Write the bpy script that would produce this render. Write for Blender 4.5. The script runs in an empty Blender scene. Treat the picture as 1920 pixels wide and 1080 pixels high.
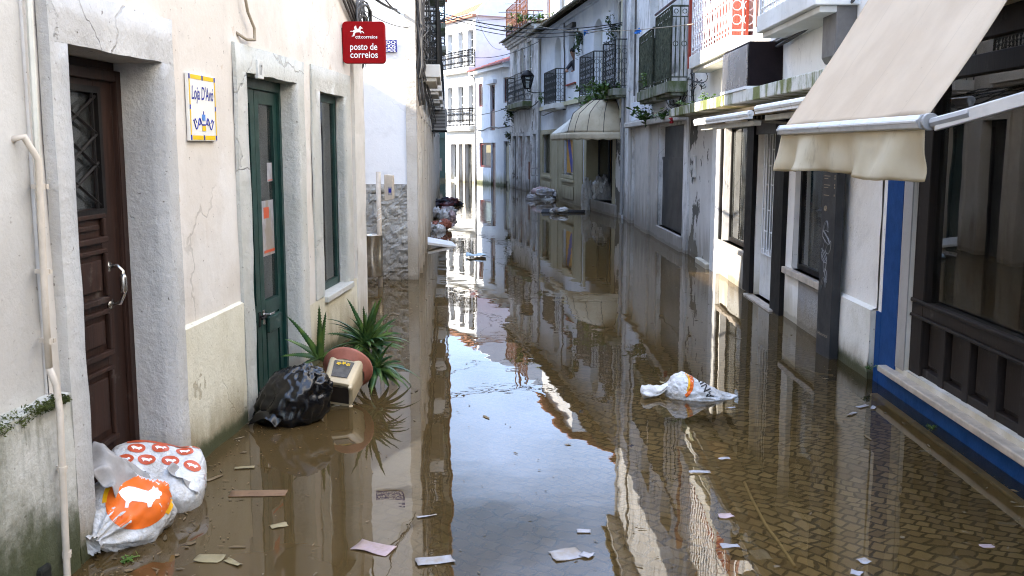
import bpy, bmesh, math, random
from mathutils import Vector, Matrix, noise as mnoise
from mathutils.bvhtree import BVHTree
R = math.radians
S = bpy.context.scene
COL = S.collection
random.seed(7)
# ---------------------------------------------------------------- camera
CAM_H, PITCH, FPX = 1.65, R(8.08), 1867.0
cd = bpy.data.cameras.new("camera"); cam = bpy.data.objects.new("camera", cd); COL.objects.link(cam)
cam.location = (0, 0, CAM_H); cam.rotation_euler = (R(90) - PITCH, 0, 0)
cd.sensor_width = 36.0; cd.lens = 36.0 * FPX / 1920.0; cd.clip_start = .05; cd.clip_end = 900
cd.dof.use_dof = True; cd.dof.focus_distance = 11.0; cd.dof.aperture_fstop = 9.0
S.camera = cam
# ---------------------------------------------------------------- sun, sky, exposure
SUN_EL, SUN_AZ = R(30), Vector((-.98, -.20))          # direction towards the sun, on the ground plane
SUN_AZ.normalize()
w = bpy.data.worlds.new("World"); S.world = w; w.use_nodes = True
nt = w.node_tree; nt.nodes.clear()
sky = nt.nodes.new('ShaderNodeTexSky'); sky.sky_type = 'NISHITA'; sky.sun_disc = False
sky.sun_elevation = SUN_EL; sky.sun_rotation = math.atan2(SUN_AZ.x, SUN_AZ.y)
sky.air_density = 1.0; sky.dust_density = .15; sky.ozone_density = 2.0
tc = nt.nodes.new('ShaderNodeTexCoord')
mp = nt.nodes.new('ShaderNodeMapping'); mp.inputs['Scale'].default_value = (1, 1, 2.2); mp.inputs['Location'].default_value = (-1.2, 3.3, .4)
nt.links.new(tc.outputs['Generated'], mp.inputs[0])
cn = nt.nodes.new('ShaderNodeTexNoise'); cn.inputs['Scale'].default_value = 1.9; cn.inputs['Detail'].default_value = 7; cn.inputs['Roughness'].default_value = .55
nt.links.new(mp.outputs[0], cn.inputs['Vector'])
cr = nt.nodes.new('ShaderNodeValToRGB'); cr.color_ramp.elements[0].position = .36; cr.color_ramp.elements[1].position = .74
nt.links.new(cn.outputs[0], cr.inputs[0])
cm = nt.nodes.new('ShaderNodeMix'); cm.data_type = 'RGBA'
cm.inputs[7].default_value = (8.2, 10.8, 16.6, 1)
nt.links.new(cr.outputs[0], cm.inputs[0]); nt.links.new(sky.outputs[0], cm.inputs[6])
bg = nt.nodes.new('ShaderNodeBackground'); bg.inputs[1].default_value = .15
out = nt.nodes.new('ShaderNodeOutputWorld')
nt.links.new(cm.outputs[2], bg.inputs[0]); nt.links.new(bg.outputs[0], out.inputs[0])
sd = bpy.data.lights.new("sun", 'SUN'); sd.energy = 5; sd.angle = R(.5); sd.color = (1, .93, .82)
so = bpy.data.objects.new("sun", sd); COL.objects.link(so); so.location = (-20, -5, 15)
so.rotation_euler = Vector((-SUN_AZ.x * math.cos(SUN_EL), -SUN_AZ.y * math.cos(SUN_EL), -math.sin(SUN_EL))).to_track_quat('-Z', 'Y').to_euler()
S.view_settings.view_transform = 'Standard'; S.view_settings.look = 'None'; S.view_settings.gamma = 1
S.view_settings.exposure = 1.82; S.view_settings.use_curve_mapping = False
S.render.engine = 'CYCLES'
S.cycles.filter_width = 1.05
try:
    S.cycles.use_denoising = True; S.cycles.denoiser = 'OPENIMAGEDENOISE'
except Exception: pass
S.cycles.max_bounces = 9; S.cycles.diffuse_bounces = 4; S.cycles.glossy_bounces = 4; S.cycles.transparent_max_bounces = 12
S.cycles.caustics_reflective = False; S.cycles.caustics_refractive = False; S.cycles.sample_clamp_indirect = 6

# ---------------------------------------------------------------- node helpers
class G:
    def __init__(s, nt): s.nt = nt
    def __call__(s, typ, ins=None, **at):
        n = s.nt.nodes.new('ShaderNode' + typ)
        for k, v in at.items(): setattr(n, k, v)
        for k, v in (ins or {}).items():
            i = n.inputs[k]
            if isinstance(v, bpy.types.NodeSocket): s.nt.links.new(v, i)
            elif isinstance(v, bpy.types.Node): s.nt.links.new(v.outputs[0], i)
            else:
                if i.type == 'RGBA' and len(v) == 3: v = (*v, 1)
                i.default_value = v
        return n
    def pos(s): return s('NewGeometry').outputs['Position']
    def obj(s): return s('TexCoord').outputs['Object']
    def scale(s, v, sc): return s('Mapping', {'Vector': v, 'Scale': sc}).outputs[0]
    def noise(s, v, sc, det=4, rough=.55, dist=0): return s('TexNoise', {'Vector': v, 'Scale': sc, 'Detail': det, 'Roughness': rough, 'Distortion': dist}).outputs[0]
    def ramp(s, f, a, b, inv=False):
        n = s('MapRange', {'Value': f, 'From Min': a, 'From Max': b, 'To Min': 1. if inv else 0., 'To Max': 0. if inv else 1.}, interpolation_type='SMOOTHSTEP'); return n.outputs[0]
    def m(s, op, a, b=0., c=0.): return s('Math', {0: a, 1: b, 2: c}, operation=op).outputs[0]
    def mix(s, f, a, b, bt='MIX'): return s('Mix', {0: f, 6: a, 7: b}, data_type='RGBA', blend_type=bt).outputs[2]
    def sep(s, v): return s('SeparateXYZ', {0: v}).outputs
    def bump(s, h, st=.3, d=.02): return s('Bump', {'Height': h, 'Strength': st, 'Distance': d}).outputs[0]
def mat(name):
    m = bpy.data.materials.new(name); m.use_nodes = True; m.node_tree.nodes.clear(); return m, G(m.node_tree)
def finish(g, col, rough=.6, nrm=None, metal=0., spec=.5, **more):
    ins = {'Base Color': col, 'Roughness': rough, 'Metallic': metal, 'Specular IOR Level': spec}
    if nrm is not None: ins['Normal'] = nrm
    ins.update(more)
    b = g('BsdfPrincipled', ins); g('OutputMaterial', {'Surface': b}); return b
def plaster(name, c1, c2, stain=(.2, .16, .11), streak=.35, patch=(.42, .62), speck=.6, tide=.0, tidec=(.23, .17, .09), tidea=.6,
            moss=0., peel=0., peelc=(.13, .12, .1), peels=1.5, bump=.35, bs=45, rough=.85, seed=0., sthr=(.54, .74)):
    m, g = mat(name); p = g('Mapping', {'Vector': g.pos(), 'Location': (seed, seed * .7, seed * .31)}).outputs[0]
    z = g.sep(g.pos())[2]
    n1 = g.noise(p, 1.3, 6, .6)
    c = g.mix(g.ramp(n1, *patch), c1, c2)
    n1b = g.noise(p, 4.5, 6, .65)
    c = g.mix(g.m('MULTIPLY', g.ramp(n1b, .5, .75), .35), c, tuple(x * .72 for x in c1))
    ns = g.m('ADD', g.m('MULTIPLY', g.noise(g.scale(p, (3.4, 3.4, .75)), 1.7, 8, .68), .60), g.m('MULTIPLY', g.noise(p, 1.9, 7, .65), .40))
    c = g.mix(g.m('MULTIPLY', g.ramp(ns, *sthr), streak), c, stain)
    if peel:
        n4 = g.noise(p, peels, 8, .62)
        c = g.mix(g.ramp(n4, 1 - peel, 1 - peel + .018), c, peelc)
    sp = g.noise(p, 30, 3, .7)
    c = g.mix(g.m('MULTIPLY', g.ramp(sp, .66, .74), speck), c, (.1, .08, .06))
    vd_ = g('TexVoronoi', {'Vector': g('VectorMath', {0: g('TexNoise', {'Vector': p, 'Scale': 2.2, 'Detail': 5}).outputs['Color'], 1: (.45, .45, .45), 2: p}, operation='MULTIPLY_ADD').outputs[0], 'Scale': .75}, feature='DISTANCE_TO_EDGE').outputs['Distance']
    crk = g.m('MULTIPLY', g.ramp(vd_, .0015, .0055, True), g.ramp(g.noise(p, .9, 3), .5, .62))
    c = g.mix(g.m('MULTIPLY', crk, .28 * min(1, speck * 1.4)), c, (.10, .085, .065))
    if tide:
        zz = g.m('ADD', z, g.m('MULTIPLY', g.m('SUBTRACT', g.noise(g.scale(p, (3, 3, .6)), 1.5, 6), .5), tide * 1.6))
        c = g.mix(g.m('MULTIPLY', g.ramp(zz, tide * .15, tide, True), tidea), c, tidec)
    if tide:
        zw = g.m('ADD', z, g.m('MULTIPLY', g.m('SUBTRACT', g.noise(p, 2.4, 7, .65), .5), .14))
        c = g.mix(g.m('MULTIPLY', g.ramp(zw, .045, .075, True), .62), c, g.mix(.6, c, (.10, .07, .035)), 'MIX')
    if moss:
        mz = g.m('ADD', z, g.m('MULTIPLY', g.noise(p, 3.2, 8, .7), -1.1 * moss))
        c = g.mix(g.m('MULTIPLY', g.ramp(mz, -.35 * moss, .02, True), .9), c, (.045, .052, .018))
    h = g.m('ADD', g.m('MULTIPLY', g.noise(p, bs, 6, .65), .5), g.noise(p, bs * .16, 5, .6))
    h = g.m('SUBTRACT', h, g.m('MULTIPLY', crk, .5))
    if peel: h = g.m('SUBTRACT', h, g.m('MULTIPLY', g.ramp(n4, 1 - peel, 1 - peel + .018), .5))
    finish(g, c, rough, g.bump(h, bump, .03), spec=.25); return m
def plain(name, c, rough=.5, metal=0., var=.25, sc=9, bump=.08, spec=.28, dirt=None, dthr=(.55, .72), **kw):
    m, g = mat(name); p = g.pos()
    n = g.noise(p, sc, 6, .65)
    col = g.mix(g.ramp(n, .35, .7), c, tuple(x * (1 - var) for x in c))
    if dirt: col = g.mix(g.m('MULTIPLY', g.ramp(g.noise(g.scale(p, (1, 1, .35)), sc * .8, 7, .7), *dthr), .75), col, dirt)
    finish(g, col, g.m('ADD', g.m('MULTIPLY', n, .25), rough - .12), g.bump(g.noise(p, sc * 6, 5), bump, .01) if bump else None, metal, spec, **kw); return m
def wood(name, c1, c2, rough=.5, axis=2, sc=1.0):
    m, g = mat(name); p = g.obj(); s = [14 * sc] * 3; s[axis] = .9 * sc
    n = g.noise(g.scale(p, s), 2.2, 7, .65, .4)
    col = g.mix(g.ramp(n, .35, .68), c1, c2)
    col = g.mix(g.m('MULTIPLY', g.ramp(g.noise(g.pos(), 5, 7, .7), .58, .74), .45), col, (.16, .14, .12))
    finish(g, col, g.m('ADD', g.m('MULTIPLY', n, .3), rough - .15), g.bump(n, .12, .01), spec=.14); return m
def glass(name, tint=(.75, .78, .76), ior=1.5, rough=.01, dust=.05, dcol=(.35, .36, .34)):
    m, g = mat(name); nb = g.bump(g.noise(g.pos(), 1.7, 2), .02, .02)
    fr = g('Fresnel', {'IOR': ior, 'Normal': nb}).outputs[0]
    t = g('BsdfTransparent', {'Color': tint}); gl = g('BsdfGlossy', {'Color': (1, 1, 1), 'Roughness': rough, 'Normal': nb})
    df = g('BsdfDiffuse', {'Color': dcol})
    a = g('MixShader', {0: g.m('MULTIPLY', g.ramp(g.noise(g.scale(g.pos(), (1, 1, .5)), 3, 6, .7), .3, .8), dust * 2), 1: t, 2: df})
    g('OutputMaterial', {'Surface': g('MixShader', {0: fr, 1: a, 2: gl})}); return m

# ---------------------------------------------------------------- materials
M = {}
M['plA'] = plaster('lime_plaster', (.60, .545, .475), (.665, .625, .57), stain=(.42, .31, .22), streak=.45, speck=.8, peel=.36, peelc=(.55, .465, .375), peels=2.2, bump=.2, bs=26, seed=3)
M['plAlow'] = plaster('lime_plaster_dado', (.58, .53, .39), (.66, .62, .49), stain=(.30, .235, .11), streak=.45, tide=.36, tidec=(.20, .15, .07), tidea=.75, moss=.2, peel=.335, peelc=(.45, .40, .29), peels=2.2, bump=.35, seed=5)
M['plL'] = plaster('old_plaster', (.48, .455, .415), (.55, .53, .49), stain=(.23, .18, .12), streak=.45, bump=.25, seed=8)
M['plLlow'] = plaster('mossy_plaster', (.56, .55, .50), (.44, .43, .37), stain=(.10, .10, .055), streak=.8, speck=.9, tide=.4, tidec=(.09, .095, .04), moss=.8, bump=.4, seed=11, sthr=(.48, .66))
M['surA'] = plaster('whitewashed_stone', (.44, .425, .40), (.52, .505, .475), stain=(.27, .24, .18), streak=.45, speck=.9, tide=.28, moss=.28, peel=.335, peelc=(.36, .35, .32), peels=3, bump=.6, bs=28, seed=13)
M['surB'] = plaster('limewashed_stone', (.46, .455, .405), (.54, .525, .475), stain=(.32, .26, .17), streak=.35, speck=.9, tide=.25, bump=.7, bs=30, seed=17)
M['plB'] = plaster('white_paint_render', (.80, .80, .80), (.84, .84, .84), streak=.05, speck=.15, bump=.15, seed=19)
M['rough'] = plaster('roughcast', (.33, .32, .295), (.41, .40, .365), stain=(.16, .14, .10), streak=.6, speck=.7, tide=.5, tidec=(.17, .13, .08), bump=1.0, bs=22, seed=23)
M['plB2'] = plaster('beige_plaster', (.55, .50, .43), (.62, .58, .51), stain=(.22, .18, .13), streak=.6, speck=.9, tide=.7, bump=.4, seed=29)
M['plC'] = plaster('white_facade', (.66, .66, .655), (.71, .71, .71), streak=.12, speck=.1, tide=.5, tidec=(.4, .36, .24), bump=.1, seed=31)
M['plD'] = plaster('pale_facade', (.58, .61, .66), (.65, .67, .70), stain=(.22, .22, .20), streak=.45, tide=.55, tidec=(.28, .25, .15), tidea=.8, moss=.3, peel=.33, peelc=(.36, .37, .37), peels=.9, bump=.15, seed=37)
M['plE'] = plaster('decayed_facade', (.66, .65, .64), (.74, .74, .74), stain=(.17, .135, .10), streak=.75, speck=.6, tide=.5, tidec=(.12, .1, .07), peel=.40, peelc=(.2, .18, .16), bump=.3, seed=41, sthr=(.44, .64))
M['plF'] = plaster('bluish_facade', (.64, .67, .72), (.73, .75, .78), stain=(.2, .2, .2), streak=.5, speck=.3, bump=.2, seed=43)
M['olive'] = plaster('olive_paint', (.36, .325, .215), (.42, .38, .26), stain=(.13, .11, .07), streak=.45, speck=.4, tide=.45, tidec=(.12, .09, .05), bump=.15, rough=.6, seed=47)
M['plG'] = plaster('weathered_facade', (.70, .69, .67), (.80, .79, .78), stain=(.11, .10, .085), streak=.95, speck=.8, tide=.75, tidec=(.13, .11, .08), peel=.34, peelc=(.30, .25, .2), bump=.4, seed=53, sthr=(.46, .68))
M['plGs'] = plaster('stone_column', (.46, .435, .40), (.54, .51, .47), stain=(.12, .1, .085), streak=.7, speck=.6, tide=.8, tidec=(.12, .095, .065), bump=.3, seed=59)
M['plH'] = plaster('white_old_facade', (.83, .79, .73), (.86, .83, .78), stain=(.36, .29, .20), streak=.4, speck=.7, tide=.45, tidec=(.40, .33, .18), bump=.25, seed=61)
M['plHp'] = plaster('peeling_plaster', (.66, .64, .61), (.60, .58, .55), stain=(.17, .15, .12), streak=.45, tide=.7, tidec=(.2, .17, .12), peel=.468, peelc=(.10, .095, .085), peels=.95, bump=.45, seed=2.3)
M['slabm'] = plaster('mossy_slab', (.60, .58, .52), (.52, .51, .46), stain=(.12, .135, .028), streak=.95, speck=.8, bump=.5, seed=67, sthr=(.455, .56))
M['slabg'] = plaster('dark_mossy_slab', (.26, .26, .22), (.20, .20, .17), stain=(.06, .085, .02), streak=.9, speck=.6, bump=.5, seed=71, sthr=(.42, .58))
M['slabw'] = plaster('pale_concrete_slab', (.62, .60, .55), (.70, .69, .65), stain=(.2, .17, .12), streak=.3, speck=.4, bump=.2, seed=73)
M['whitep'] = plain('white_paint', (.78, .77, .74), .45, var=.12, dirt=(.45, .40, .32))
M['offw'] = plain('cream_paint', (.62, .60, .52), .5, var=.15, dirt=(.35, .3, .22))
M['darkwood'] = wood('dark_brown_wood', (.022, .0115, .0085), (.042, .0215, .0155), .5)
M['darkframe'] = wood('dark_frame_wood', (.017, .0125, .0105), (.028, .021, .0175), .5)
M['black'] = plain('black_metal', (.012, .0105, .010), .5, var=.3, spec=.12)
M['iron'] = plain('wrought_iron', (.045, .047, .046), .55, var=.4, dirt=(.06, .04, .025))
M['ironm'] = plain('mossy_iron', (.085, .095, .068), .85, var=.6, dirt=(.20, .21, .16), sc=14, spec=.1)
M['rust'] = plain('rusty_iron', (.15, .06, .035), .75, var=.5, sc=14)
M['redp'] = plain('red_paint', (.33, .05, .025), .5, var=.3)
M['orange'] = plain('orange_paint', (.72, .20, .05), .5, var=.2)
M['green'] = plain('green_paint', (.010, .042, .034), .36, var=.35, dirt=(.03, .055, .045))
M['maroon'] = plain('maroon_paint', (.085, .018, .018), .45, var=.3)
M['teal'] = plain('teal_paint', (.02, .05, .05), .45)
M['grey'] = plain('grey_metal', (.33, .33, .33), .4, .3, var=.15)
M['dgrey'] = plain('dark_grey_sheet', (.045, .045, .046), .45, .2, var=.35, sc=3, dirt=(.09, .085, .08))
M['alu'] = plain('aluminium', (.62, .63, .65), .33, .75, var=.12, dirt=(.35, .34, .32))
M['steel'] = plain('stainless_steel', (.60, .57, .52), .22, .95, var=.12, bump=.03)
M['beigep'] = plain('beige_pipe', (.60, .52, .42), .45, var=.2, dirt=(.28, .2, .13))
M['stone'] = plain('marble_sill', (.55, .47, .38), .4, var=.3, sc=6, dirt=(.25, .18, .12))
M['blue'] = plain('blue_paint', (.006, .055, .20), .6, var=.2, dirt=(.012, .06, .19), bump=.15, spec=.12)
M['signred'] = plain('sign_red', (.26, .0, .002), .4, var=.06, bump=0, spec=.12)
M['white'] = plain('lettering_white', (.82, .82, .82), .4, var=.03, bump=0)
M['ink'] = plain('lettering_ink', (.015, .015, .016), .4, var=.1, bump=0)
M['navy'] = plain('enamel_blue', (.03, .035, .22), .25, var=.1, bump=0)
M['tile'] = plain('glazed_tile', (.78, .75, .68), .2, var=.06, bump=.03)
M['yellow'] = plain('glazed_yellow', (.80, .52, .02), .2, var=.1, bump=0)
M['tint'] = plain('glazed_blue', (.03, .04, .28), .25, var=.2, bump=0)
M['skyb'] = plain('glazed_light_blue', (.10, .25, .62), .25, var=.1, bump=0)
M['cable'] = plain('cable_sheath', (.014, .014, .014), .5, bump=0)
M['cableb'] = plain('beige_cable', (.34, .28, .2), .6, bump=0)
M['cableg'] = plain('grey_cable', (.10, .095, .09), .6, bump=0)
M['bags'] = plain('black_polythene', (.0045, .0045, .005), .22, var=.2, bump=.03, spec=.5)
m, g = mat('white_polythene'); p = g.pos()
r1 = g.m('ABSOLUTE', g.m('SUBTRACT', g.noise(p, 16, 3, .5, .6), .5)); r2 = g.m('ABSOLUTE', g.m('SUBTRACT', g.noise(p, 42, 3, .5, .4), .5))
c = g.mix(g.m('MULTIPLY', g.ramp(g.noise(p, 6, 7, .72), .44, .68), .75), (.60, .595, .59), (.34, .29, .22))
hh_ = g.m('ADD', g.m('MULTIPLY', r1, 2.2), r2)
finish(g, c, .34, g.bump(hh_, .7, .012), spec=.5, **{'Subsurface Weight': .0}); M['wbag'] = m
M['gbag'] = plain('grey_torn_polythene', (.33, .31, .29), .4, var=.3, bump=.1, dirt=(.16, .13, .1))
M['org'] = plain('print_orange', (.78, .15, .018), .4, var=.15, bump=0)
M['orgd'] = plain('print_red_orange', (.52, .085, .03), .4, var=.15, bump=0)
M['yel'] = plain('print_yellow', (.85, .42, .01), .4, var=.1, bump=0)
M['terra'] = plain('terracotta', (.33, .115, .075), .6, var=.25, dirt=(.22, .12, .09))
M['potc'] = plain('cream_glazed_pot', (.58, .47, .30), .35, var=.2, dirt=(.34, .26, .16))
M['potd'] = plain('dark_relief', (.11, .10, .085), .5, var=.4, sc=25)
M['card'] = plain('wet_cardboard', (.20, .115, .06), .7, var=.35, dirt=(.10, .065, .035))
M['paper'] = plain('wet_paper', (.37, .36, .38), .5, var=.3, dirt=(.24, .19, .13), dthr=(.42, .62))
M['paperp'] = plain('pinkish_paper', (.42, .31, .31), .5, var=.25, dirt=(.26, .19, .14), dthr=(.45, .65))
M['papery'] = plain('yellowed_paper', (.30, .245, .13), .55, var=.3, dirt=(.18, .13, .07))
M['skin'] = plain('skin', (.35, .19, .13), .5, var=.1, bump=0)
M['hair'] = plain('dark_hair', (.010, .008, .007), .5)
M['coat'] = plain('dark_clothing', (.03, .03, .035), .8)
M['soil'] = plain('potting_soil', (.03, .02, .013), .9)
M['mud'] = plain('muddy_rags', (.035, .034, .045), .7, var=.5, dirt=(.12, .07, .05))
M['glass'] = glass('window_glass')
M['glassd'] = glass('dusty_window_glass', (.62, .66, .64), dust=.16)
M['glassb'] = glass('shop_window_glass', (.55, .55, .52), dust=.12, ior=1.52, dcol=(.16, .155, .135))
M['glassg'] = glass('door_glass', (.6, .62, .62), rough=.03, dust=.08)
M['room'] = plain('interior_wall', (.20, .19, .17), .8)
M['room2'] = plain('interior_yellow', (.62, .34, .08), .8)
M['roomb'] = plain('interior_purple', (.10, .10, .36), .7)
M['roomw'] = plain('interior_white', (.62, .64, .63), .8)
M['mirror'] = plain('brushed_panel', (.50, .47, .47), .26, .9, var=.25, sc=1.6, bump=0)
m, g = mat('awning_canvas'); p = g.pos()
c = g.mix(g.ramp(g.noise(p, 2.0, 6), .38, .68), (.72, .60, .455), (.645, .525, .39))
c = g.mix(g.m('MULTIPLY', g.ramp(g.noise(g.scale(p, (1, 1, .5)), 5, 8, .72), .56, .80), .22), c, (.50, .41, .29))
seam = g.m('ABSOLUTE', g.m('SUBTRACT', g.m('FRACT', g.m('DIVIDE', g.sep(g.obj())[1], .66)), .5)); c = g.mix(g.m('MULTIPLY', g.ramp(seam, .006, .012, True), .16), c, (.40, .32, .22))
c = g.mix(g.m('MULTIPLY', g.ramp(g.noise(p, 38, 3, .7), .70, .76), .45), c, (.30, .24, .16))
wv = g.noise(p, 600, 2)
d = g('BsdfDiffuse', {'Color': c, 'Normal': g.bump(g.m('ADD', wv, g.m('MULTIPLY', g.noise(p, 3.5, 4), 6)), .22, .01)}); t = g('BsdfTranslucent', {'Color': c})
g('OutputMaterial', {'Surface': g('MixShader', {0: .32, 1: d, 2: t})}); M['canvas'] = m
m, g = mat('valance_canvas'); p = g.pos()
c = g.mix(g.ramp(g.noise(p, 3.0, 6), .38, .68), (.80, .72, .55), (.72, .63, .45))
c = g.mix(g.m('MULTIPLY', g.ramp(g.noise(g.scale(p, (1, 1, .4)), 7, 7, .7), .56, .74), .5), c, (.36, .28, .15))
d = g('BsdfDiffuse', {'Color': c, 'Normal': g.bump(g.noise(p, 500, 2), .2, .01)}); t = g('BsdfTranslucent', {'Color': c})
g('OutputMaterial', {'Surface': g('MixShader', {0: .45, 1: d, 2: t})}); M['valance'] = m
M['canvasd'] = plaster('dirty_awning_canvas', (.45, .385, .275), (.53, .465, .345), stain=(.22, .17, .10), streak=.6, speck=.8, bump=.2, seed=79)
M['brickm'] = plaster('brick_infill', (.20, .09, .06), (.26, .13, .09), stain=(.07, .05, .045), streak=.5, bump=.5, seed=83)
def leafmat(name, a, b, sc=9, rough=.42):
    m, g = mat(name); c = g.mix(g.ramp(g.noise(g.pos(), sc, 4), .36, .66), a, b)
    finish(g, c, rough, spec=.35); return m
M['aloe'] = leafmat('aloe_leaf', (.022, .070, .022), (.095, .150, .030), 9, .4)
M['fern'] = leafmat('fern_leaf', (.035, .085, .012), (.085, .16, .022))
M['ivy'] = leafmat('ivy_leaf', (.018, .040, .010), (.045, .085, .018))
M['weed'] = leafmat('weed_leaf', (.05, .11, .016), (.13, .2, .04))
M['dry'] = leafmat('dry_weed', (.16, .15, .05), (.26, .22, .1))
M['mossm'] = leafmat('moss', (.03, .042, .010), (.075, .09, .018), 20, .9)
m, g = mat('roof_tile'); p = g.pos()
c = g.mix(g.noise(p, 7, 5, .7), (.30, .10, .05), (.42, .19, .10)); c = g.mix(g.m('MULTIPLY', g.ramp(g.noise(p, 2.5, 7, .7), .5, .68), .7), c, (.10, .09, .06))
finish(g, c, .8, g.bump(g.noise(p, 30, 5), .3, .02)); M['roof'] = m
m, g = mat('red_roof_edge'); p = g.pos()
finish(g, g.mix(g.noise(p, 6, 5), (.24, .06, .055), (.18, .07, .06)), .7); M['redroof'] = m
m, g = mat('mossy_roof_tile'); p = g.pos()
c = g.mix(g.noise(p, 6, 5, .7), (.13, .10, .075), (.2, .15, .1)); c = g.mix(g.ramp(g.noise(p, 5, 7, .7), .44, .6), c, (.06, .065, .018))
finish(g, c, .9, g.bump(g.noise(p, 30, 5), .4, .02)); M['mossroof'] = m
# cobbles: small dark setts in wavering rows
m, g = mat('cobblestones'); p = g.pos()
wob = g('VectorMath', {0: g('TexNoise', {'Vector': p, 'Scale': .8, 'Detail': 2}).outputs['Color'], 1: (.5, .5, .5)}, operation='SUBTRACT').outputs[0]
wob2 = g('VectorMath', {0: g('TexNoise', {'Vector': p, 'Scale': 6.5, 'Detail': 3}).outputs['Color'], 1: (.5, .5, .5)}, operation='SUBTRACT').outputs[0]
v = g('VectorMath', {0: wob, 1: (.6, .6, 0), 2: p}, operation='MULTIPLY_ADD').outputs[0]
v = g('VectorMath', {0: wob2, 1: (.085, .085, 0), 2: v}, operation='MULTIPLY_ADD').outputs[0]
v = g('Mapping', {'Vector': v, 'Rotation': (0, 0, R(38))}).outputs[0]
br = g('TexBrick', {'Vector': v, 'Scale': 1.0, 'Mortar Size': .0105, 'Mortar Smooth': .5, 'Brick Width': .088, 'Row Height': .080, 'Color1': (.42, .34, .225), 'Color2': (.20, .155, .095), 'Mortar': (.045, .036, .022)}, offset=.5)
c = g.mix(g.m('MULTIPLY', g.ramp(g.noise(p, 2.2, 6), .45, .7), .55), br.outputs[0], (.17, .13, .075))
c = g.mix(g.m('MULTIPLY', g.noise(p, 45, 4), .5), c, (.16, .12, .07))
finish(g, c, .7, g.bump(g.m('MULTIPLY', br.outputs['Fac'], -1.), .5, .02)); M['cobble'] = m
# flood water: clear film over silty water
m, g = mat('flood_water'); p = g.pos(); xyz = g.sep(p)
rip = g.m('ADD', g.noise(g.scale(p, (1, .8, 1)), 2.6, 2, .5), g.m('MULTIPLY', g.noise(p, 11, 2, .5), .06))
px_, py_ = xyz[0], xyz[1]
patch = g.m('MULTIPLY', g.ramp(py_, 21.5, 25.0), g.ramp(py_, 26.5, 31.0, True))
patch = g.m('MULTIPLY', patch, g.ramp(px_, -.1, 1.0, True))
rip = g.m('ADD', rip, g.m('MULTIPLY', g.m('MULTIPLY', patch, g.noise(g.scale(p, (1, .35, 1)), 14, 3)), 2.2))
nb = g('Bump', {'Height': rip, 'Strength': .034, 'Distance': .05}).outputs[0]
fr = g('Fresnel', {'IOR': 1.34, 'Normal': nb}).outputs[0]
tr = g('BsdfTransparent', {'Color': (.82, .71, .50)})
silt = g('BsdfDiffuse', {'Color': g.mix(g.noise(p, .8, 4), (.080, .0505, .0195), (.058, .0375, .0145))})
clear = g.m('MULTIPLY', g.ramp(g.m('ADD', px_, g.m('MULTIPLY', g.m('SUBTRACT', g.noise(p, .9, 3), .5), 1.2)), -1.0, 1.3), g.ramp(py_, 5.6, 10.0, True))
fac = g.m('SUBTRACT', .985, g.m('MULTIPLY', clear, .79))
body = g('MixShader', {0: fac, 1: tr, 2: silt})
film = g.m('MULTIPLY', g.ramp(g.noise(g.scale(p, (1, .6, 1)), 1.1, 6, .6), .56, .72), .055)
gl = g('BsdfGlossy', {'Color': (.96, .95, .93), 'Roughness': film, 'Normal': nb})
g('OutputMaterial', {'Surface': g('MixShader', {0: fr, 1: body, 2: gl})}); M['water'] = m

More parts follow.
